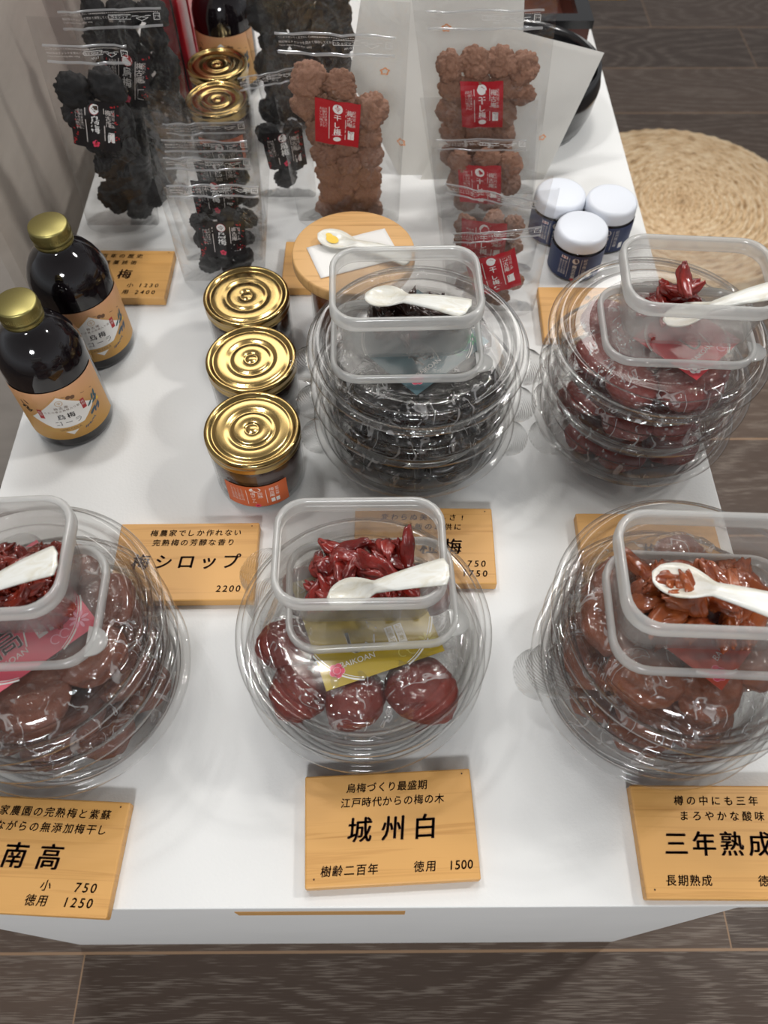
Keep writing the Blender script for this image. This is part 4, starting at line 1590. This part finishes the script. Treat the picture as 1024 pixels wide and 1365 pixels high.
        a_ = Art()
        W, H = w_, h_
        a_.disc(0, H * 0.34, H * 0.105, M['redprint'] if dark else M['white'], up=1)
        a_.disc(0, H * 0.34, H * 0.095, M['white'], up=2)
        a_.text('令', 0, H * 0.34, H * 0.13, M['brownprint'] if dark else M['redlabel'], up=3)
        if dark:
            a_.vtext('烏梅', 0, H * 0.13, H * 0.19, M['white'], bold=0.03, up=1)
            blossom(a_, 0, -H * 0.36, H * 0.075, M['pinkprint'], M['redprint'], up=1)
            rnd = random.Random(9)
            for k in range(34):
                sx = rnd.choice((-1, 1))
                px, py = sx * W * rnd.uniform(0.33, 0.48), rnd.uniform(-0.46, 0.46) * H
                a_.disc(px, py, W * 0.028, M['redprint'], W * 0.012, 8, rnd.uniform(0, 3), up=1)
        else:
            a_.vtext('干し梅', 0, H * 0.13, H * 0.165, M['white'], bold=0.03, up=1)
            a_.disc(0, -H * 0.37, H * 0.085, M['white'], H * 0.055, up=1)
            a_.rect(-W * 0.11, -H * 0.275, W * 0.11, -H * 0.262, M['pinklight'], up=1)
        for q in (-1, 1):
            a_.rect(q * W * 0.185 - W * 0.008, -H * 0.36, q * W * 0.185 + W * 0.008, H * 0.36, M['offwhite'], 1, 6, up=1)
        a_.vtext('梅古庵', W * 0.27, H * 0.28, H * 0.125, M['offwhite'], bold=0.02, up=2)
        a_.vtext('紀州月ヶ瀬', W * 0.365, H * 0.31, H * 0.075, M['offwhite'], up=2)
        a_.rect(W * 0.245, -H * 0.34, W * 0.385, -H * 0.13, M['white'], up=2)
        a_.rect(W * 0.312, -H * 0.33, W * 0.318, -H * 0.14, M['redlabel'], up=3)
        a_.vtext('無添加', W * 0.28, -H * 0.165, H * 0.055, M['ink'], up=3)
        a_.vtext('天日干', W * 0.35, -H * 0.165, H * 0.055, M['ink'], up=3)
        for q, s_ in enumerate(('そのまま食べて', 'お湯を注いでも', 'おいしい梅です')):
            a_.vtext(s_, -W * (0.255 + 0.055 * q), H * 0.30, H * 0.062, M['offwhite'], up=2)
        a_.build('printed_lettering', mp, lab, 0.00005)


ORD = 'first second third fourth fifth sixth seventh eighth ninth tenth eleventh twelfth thirteenth fourteenth fifteenth sixteenth seventeenth eighteenth nineteenth twentieth'.split()


def fill(P, kind, name, where, pts, rad, colour, jitter=0.004, seed=1):
    rnd = random.Random(seed)
    ms = PRUNE if kind == 'prune' else SMOKED
    zs = sorted(set(p[1] for p in pts))
    mid = zs[len(zs) // 2] if zs else 0
    for i, (x, z) in enumerate(pts):
        s_ = rad * rnd.uniform(0.9, 1.1)
        o_ = link(name, rnd.choice(ms), None, (x, P.mid(x, z) + rnd.uniform(-jitter, jitter) * 0.6, TH + z), (pi / 2 + rnd.uniform(-0.35, 0.35), rnd.uniform(0, 6.3), rnd.uniform(-0.3, 0.3)), (s_, s_, s_))
        rank = 1 + sorted(range(len(pts)), key=lambda q: -pts[q][1]).index(i)
        lab = '%s, %s from the top in the %s' % (colour, ORD[rank - 1], where)
        tag(o_, lab, 'dried plum', 'dried plums in the ' + where)


GB = 'zip pouches of black smoked plums'
GR = 'zip pouches of brown dried plums'
# tall black-plum pouches at the wall
A = Pouch('tall clear zip pouch of black plums standing beside the grey wall', (-0.327, 0), (-0.246, 0), (-0.300, 0.232), (-0.211, 0.228), 0.742, 0.715, 0.040, 0.82, 1, GB, 0.75)
A.label_(-0.2720, 0.1330, 0.046, 0.046, radians(-5), 'black')
fill(A, 'smoked', 'smoked_plum', 'tall pouch beside the grey wall', [(-0.284, 0.162), (-0.252, 0.165), (-0.288, 0.135), (-0.256, 0.130), (-0.280, 0.104), (-0.256, 0.098), (-0.277, 0.078), (-0.252, 0.070), (-0.272, 0.052), (-0.246, 0.045), (-0.285, 0.038), (-0.262, 0.024)], 0.0185, 'black smoked plum', 0.002, 2)
Bp = Pouch('clear zip pouch of black plums directly behind the tall one', (-0.308, 0), (-0.220, 0), (-0.312, 0.220), (-0.190, 0.224), 0.800, 0.790, 0.036, 0.82, 2, GB, 0.75)
Bp.label_(-0.2520, 0.1370, 0.044, 0.050, radians(-10), 'black')
fill(Bp, 'smoked', 'smoked_plum', 'pouch behind the tall one', [(-0.262, 0.085), (-0.238, 0.080), (-0.255, 0.055), (-0.236, 0.048), (-0.268, 0.030), (-0.245, 0.022)], 0.017, 'black smoked plum', 0.002, 3)
B2 = Pouch('clear zip pouch of black plums between the grey wall and the red packages', (-0.318, 0), (-0.226, 0), (-0.325, 0.215), (-0.205, 0.215), 0.885, 0.868, 0.040, 0.82, 15, GB, 0.75)
fill(B2, 'smoked', 'smoked_plum', 'pouch between the wall and red packages', [(-0.300 + 0.030 * i + 0.006 * (j % 2), 0.022 + 0.027 * j) for j in range(6) for i in range(3)], 0.0185, 'black smoked plum', 0.002, 44)
# row of small black-plum pouches
C1 = Pouch('small clear zip pouch with black label, foremost of the four in a row', (-0.207, 0), (-0.122, 0), (-0.193, 0.178), (-0.091, 0.178), 0.650, 0.600, 0.034, 0.72, 3, GB, 0.66)
C1.label_(-0.1495, 0.0830, 0.044, 0.042, radians(2), 'black')
fill(C1, 'smoked', 'smoked_plum', 'foremost small pouch', [(-0.168, 0.090), (-0.140, 0.094), (-0.170, 0.066), (-0.142, 0.062), (-0.160, 0.044), (-0.138, 0.038), (-0.172, 0.030), (-0.150, 0.018)], 0.0140, 'black smoked plum', 0.002, 4)
for nm, tl, tr, yb, yt, sd in (('second of the four in a row', (-0.202, 0.181), (-0.103, 0.182), 0.682, 0.636, 4), ('third of the four in a row', (-0.210, 0.178), (-0.110, 0.180), 0.712, 0.666, 5), ('rearmost of the four in a row', (-0.213, 0.178), (-0.117, 0.180), 0.742, 0.694, 6)):
    P_ = Pouch('small clear zip pouch of black plums, ' + nm, (-0.208, 0), (-0.126, 0), tl, tr, yb, yt, 0.020, 0.72, sd, GB, 0.62)
    P_.label_(-0.1560, 0.1000, 0.042, 0.040, radians(1), 'black')
    fill(P_, 'smoked', 'smoked_plum', nm.split()[0] + ' small pouch of the row', [(-0.166, 0.075), (-0.144, 0.070), (-0.160, 0.045), (-0.140, 0.035)], 0.0115, 'black smoked plum', 0.001, 10 + sd)
D = Pouch('narrow clear zip pouch of black plums behind the brown plum pouch', (-0.139, 0), (-0.073, 0), (-0.146, 0.170), (-0.072, 0.185), 0.790, 0.768, 0.020, 0.78, 7, GB, 0.7)
D.label_(-0.1010, 0.0680, 0.042, 0.044, radians(3), 'black')
fill(D, 'smoked', 'smoked_plum', 'narrow pouch behind the brown plums', [(-0.100, 0.112), (-0.118, 0.082), (-0.092, 0.085), (-0.112, 0.052), (-0.094, 0.048), (-0.106, 0.024)], 0.0135, 'black smoked plum', 0.001, 5)
Q_ = Pouch('clear zip pouch standing at the very back behind the large brown plum pouch', (-0.140, 0), (-0.035, 0), (-0.155, 0.205), (-0.030, 0.205), 0.930, 0.905, 0.044, 0.86, 14, GB, 0.8)
fill(Q_, 'smoked', 'smoked_plum', 'pouch at the very back', [(-0.125 + 0.036 * i + 0.008 * (j % 2), 0.020 + 0.029 * j) for j in range(6) for i in range(3)], 0.0225, 'black smoked plum', 0.002, 33)
# brown dried plums
E_ = Pouch('large clear zip pouch of brown dried plums with a tilted red label', (-0.091, 0), (0.021, 0), (-0.102, 0.256), (0.026, 0.247), 0.747, 0.700, 0.042, 0.80, 8, GR, 0.75)
E_.label_(-0.0400, 0.1400, 0.042, 0.044, radians(-5), 'red')
fill(E_, 'prune', 'dried_plum', 'large pouch with a tilted red label', [(-0.064, 0.176), (-0.036, 0.172), (-0.008, 0.143), (-0.066, 0.150), (-0.034, 0.146), (-0.012, 0.116), (-0.056, 0.121), (-0.032, 0.110), (-0.010, 0.092), (-0.054, 0.094), (-0.030, 0.084), (-0.052, 0.068), (-0.012, 0.066), (-0.032, 0.056), (-0.050, 0.042), (-0.014, 0.040), (-0.032, 0.026), (-0.054, 0.020), (-0.012, 0.017)], 0.0170, 'brown dried plum', 0.004, 6)
F_ = Pouch('rearmost clear zip pouch of brown dried plums in front of the white paper', (0.064, 0), (0.178, 0), (0.028, 0.228), (0.161, 0.228), 0.794, 0.765, 0.036, 0.84, 9, GR, 0.75)
F_.label_(0.1030, 0.1220, 0.042, 0.046, radians(0), 'red')
fill(F_, 'prune', 'dried_plum', 'rearmost pouch before the white paper', [(0.068, 0.156), (0.093, 0.160), (0.118, 0.158), (0.140, 0.152), (0.073, 0.132), (0.098, 0.134), (0.124, 0.132), (0.142, 0.126), (0.074, 0.106), (0.100, 0.106), (0.126, 0.102), (0.078, 0.080), (0.104, 0.080), (0.130, 0.076), (0.082, 0.052), (0.106, 0.052), (0.132, 0.050), (0.094, 0.026), (0.120, 0.024)], 0.0165, 'brown dried plum', 0.003, 7)
G_ = Pouch('small clear zip pouch of dried plums, second in front of the white paper', (0.066, 0), (0.171, 0), (0.038, 0.152), (0.150, 0.151), 0.752, 0.725, 0.030, 0.62, 10, GR, 0.58)
G_.label_(0.1050, 0.0580, 0.044, 0.046, radians(-2), 'red')
fill(G_, 'prune', 'dried_plum', 'second small pouch', [(0.082, 0.078), (0.110, 0.080), (0.134, 0.074), (0.084, 0.052), (0.112, 0.050), (0.138, 0.048), (0.094, 0.024), (0.122, 0.022)], 0.0140, 'brown dried plum', 0.002, 8)
H_ = Pouch('small clear zip pouch with its top slanting toward the blue bottles', (0.067, 0), (0.161, 0), (0.045, 0.157), (0.158, 0.131), 0.664, 0.640, 0.028, 0.68, 11, GR, 0.6)
H_.label_(0.1030, 0.0540, 0.044, 0.048, radians(-2), 'red')
fill(H_, 'prune', 'dried_plum', 'small pouch with the slanting top', [(0.085, 0.066), (0.112, 0.070), (0.132, 0.064), (0.086, 0.044), (0.110, 0.042), (0.134, 0.040), (0.098, 0.020), (0.122, 0.020)], 0.0130, 'brown dried plum', 0.002, 9)
I_ = Pouch('foremost small clear zip pouch of dried plums behind the black plum stack', (0.070, 0), (0.158, 0), (0.052, 0.142), (0.152, 0.158), 0.606, 0.585, 0.026, 0.66, 12, GR, 0.6)
I_.label_(0.1080, 0.0640, 0.046, 0.042, radians(14), 'red')
fill(I_, 'prune', 'dried_plum', 'foremost small pouch behind the black stack', [(0.085, 0.042), (0.108, 0.044), (0.130, 0.042), (0.094, 0.020), (0.118, 0.020)], 0.0125, 'brown dried plum', 0.001, 12)


# ------------------------------------------------------------------ white paper bags with orange blossom marks
def sheet(name, label, corners, marks, seed, bow=0.006):
    bl, br, tr, tl, mid = [Vector(c) + Vector((0, 0, TH)) for c in corners]
    base = (bl + br) / 2
    s_ = thing(name, label, 'paper bag', base, 0)
    nrm = (br - bl).cross(tl - bl).normalized()
    if nrm.y > 0:
        nrm = -nrm

    def P_(u, v, h):
        left = bl.lerp(mid, min(1, v / 0.5)) if v < 0.5 else mid.lerp(tl, (v - 0.5) / 0.5)
        p = left.lerp(br.lerp(tr, v), u)
        return p - base + nrm * (h + bow * sin(pi * u) * 0.5 + 0.004 * noise.noise(Vector((u * 2.5 + seed, v * 2.5, seed))))
    n, m_ = 24, 24
    vs, fs = [], []
    for side, th in ((1, 0.0), (-1, -0.0016)):
        for j in range(m_ + 1):
            for i in range(n + 1):
                vs.append(P_(i / n, j / m_, th))
    for k in range(2):
        for j in range(m_):
            for i in range(n):
                q = k * (n + 1) * (m_ + 1) + j * (n + 1) + i
                fs.append((q, q + 1, q + n + 2, q + n + 1))
    obj('paper_sheet', vs, fs, M['paper'], s_)
    a_ = Art()
    for (mu, mv) in marks:
        for k in range(5):
            t0 = pi / 2 + 2 * pi * k / 5
            t1 = t0 + 2 * pi / 5
            r_ = 0.0040
            a_.line([(mu + r_ * cos(t0), mv + r_ * sin(t0)), (mu + r_ * 0.62 * cos((t0 + t1) / 2), mv + r_ * 0.62 * sin((t0 + t1) / 2)), (mu + r_ * cos(t1), mv + r_ * sin(t1))], 0.0012, M['orangeprint'])
    W = (br - bl).length
    H = (tl - bl).length
    a_.build('blossom_print', lambda x, y, z_: P_(x / W, y / H, 0.0004 + z_), s_)
    return s_


sheet('paper_bag', 'white paper bag with orange blossom marks leaning behind the brown plum pouches', [(0.022, 0.826, 0.0), (0.162, 0.826, 0.0), (0.150, 0.892, 0.178), (-0.016, 0.892, 0.178), (-0.033, 0.862, 0.095)], [(0.020, 0.035), (0.028, 0.105), (0.075, 0.150)], 2)
sheet('paper_bag', 'white paper bag with orange blossom marks fanned out toward the black tub', [(0.047, 0.817, 0.0), (0.191, 0.817, 0.0), (0.240, 0.860, 0.122), (0.125, 0.868, 0.146), (0.085, 0.842, 0.073)], [(0.118, 0.060), (0.072, 0.112), (0.020, 0.060)], 5)

# ------------------------------------------------------------------ things at the back of the table
b = thing('lacquer_tub', 'glossy black round tub behind the white paper bags', 'tub', (0.172, 0.946, TH))
obj('bowl', *lathe([(0.0, 0.002), (0.060, 0.002), (0.076, 0.0005), (0.083, 0.005), (0.089, 0.022), (0.0925, 0.044), (0.0930, 0.050), (0.0915, 0.056), (0.0905, 0.068), (0.0870, 0.070), (0.0850, 0.060), (0.078, 0.010), (0.0, 0.008)], 80), M['black_lacquer'], b)
b = thing('wooden_crate', 'black-edged reddish brown crate at the far corner of the table', 'crate', (0.172, 1.125, TH))
v, f = box(-0.105, 0.095, -0.075, 0.10, 0.0, 0.012)
obj('crate_base', v, f, M['mahogany'], b, smooth=False)
for nm, bb in (('side_panel', (-0.105, -0.093, -0.075, 0.10, 0.012, 0.052)), ('side_panel', (0.083, 0.095, -0.075, 0.10, 0.012, 0.052)), ('end_panel', (-0.093, 0.083, -0.075, -0.063, 0.012, 0.052)), ('end_panel', (-0.093, 0.083, 0.088, 0.10, 0.012, 0.052))):
    v, f = box(*bb)
    obj(nm, v, f, M['mahogany'], b, smooth=False)
for nm, bb in (('black_rim', (-0.108, -0.090, -0.078, 0.103, 0.052, 0.062)), ('black_rim', (0.080, 0.098, -0.078, 0.103, 0.052, 0.062)), ('black_rim', (-0.090, 0.080, -0.078, -0.060, 0.052, 0.062)), ('black_rim', (-0.090, 0.080, 0.085, 0.103, 0.052, 0.062))):
    v, f = box(*bb)
    obj(nm, v, f, M['black_lacquer'], b, smooth=False)
b = thing('brass_edged_shelf', 'brass edged dark shelf board beyond the table', 'shelf', (0.30, 1.392, 0))
v, f = box(-0.12, -0.005, 0.0, 0.25, 0.0, TH - 0.072)
obj('cabinet', v, f, M['mahogany'], b, smooth=False)
v, f = box(-0.12, 0.105, 0.0, 0.25, TH - 0.0718, TH - 0.060)
obj('shelf_board', v, f, M['mahogany'], b, smooth=False)
v, f = box(-0.12, 0.105, -0.005, 0.0, TH - 0.074, TH - 0.060)
obj('brass_edge', v, f, M['brass'], b, smooth=False)
for lab, x, y, hx, hy, h in (('tall red package leaning beside the gold-lidded jars', -0.2480, 1.000, 0.016, 0.034, 0.230), ('red package standing against the rear cola bottle', -0.2640, 1.085, 0.024, 0.022, 0.200)):
    b = thing('red_package', lab, 'package', (x, y, TH), radians(4), 'red packages at the back')
    v, f = box(-hx, hx, -hy, hy, 0.0, h)
    o = obj('carton', v, f, M['redbox'], b, smooth=False)
    bevel(o, 0.0015)
    v, f = box(hx * 0.5, hx * 0.62, -hy - 0.0004, hy + 0.0004, 0.002, h + 0.0004)
    obj('dark_band', v, f, M['blacklabel'], b, smooth=False)

# ------------------------------------------------------------------ seagrass mat on the floor
vs, fs = [], []
RM, nr, na = 0.232, 190, 300
for j in range(nr + 1):
    r = 0.001 + RM * j / nr
    for k in range(na):
        a = 2 * pi * k / na
        ph = r / 0.0125 + a / (2 * pi)
        ring = abs(sin(pi * ph))
        tw = 0.5 + 0.5 * sin(a * 60 * max(0.25, round(r / RM * 4) / 4) + 0) if False else 0.5 + 0.5 * sin(a * 52 + 2.2 * math.floor(ph))
        drop = 0.0 if j < nr - 8 else -0.022 * ((j - nr + 8) / 8) ** 2
        vs.append((r * cos(a), r * sin(a), 0.026 + 0.0075 * ring * (0.62 + 0.38 * tw) + drop))
b0 = len(vs)
for k in range(na):
    a = 2 * pi * k / na
    vs.append(((RM - 0.002) * cos(a), (RM - 0.002) * sin(a), 0.0))
for j in range(nr):
    for k in range(na):
        k2 = (k + 1) % na
        fs.append((j * na + k, j * na + k2, (j + 1) * na + k2, (j + 1) * na + k))
for k in range(na):
    k2 = (k + 1) % na
    fs.append((nr * na + k, nr * na + k2, b0 + k2, b0 + k))
o = obj('seagrass_mat', vs, fs, M['seagrass'], None, (0.556, 1.252, 0.0))
tag(o, 'round woven seagrass floor cushion on the dark plank floor', 'mat')
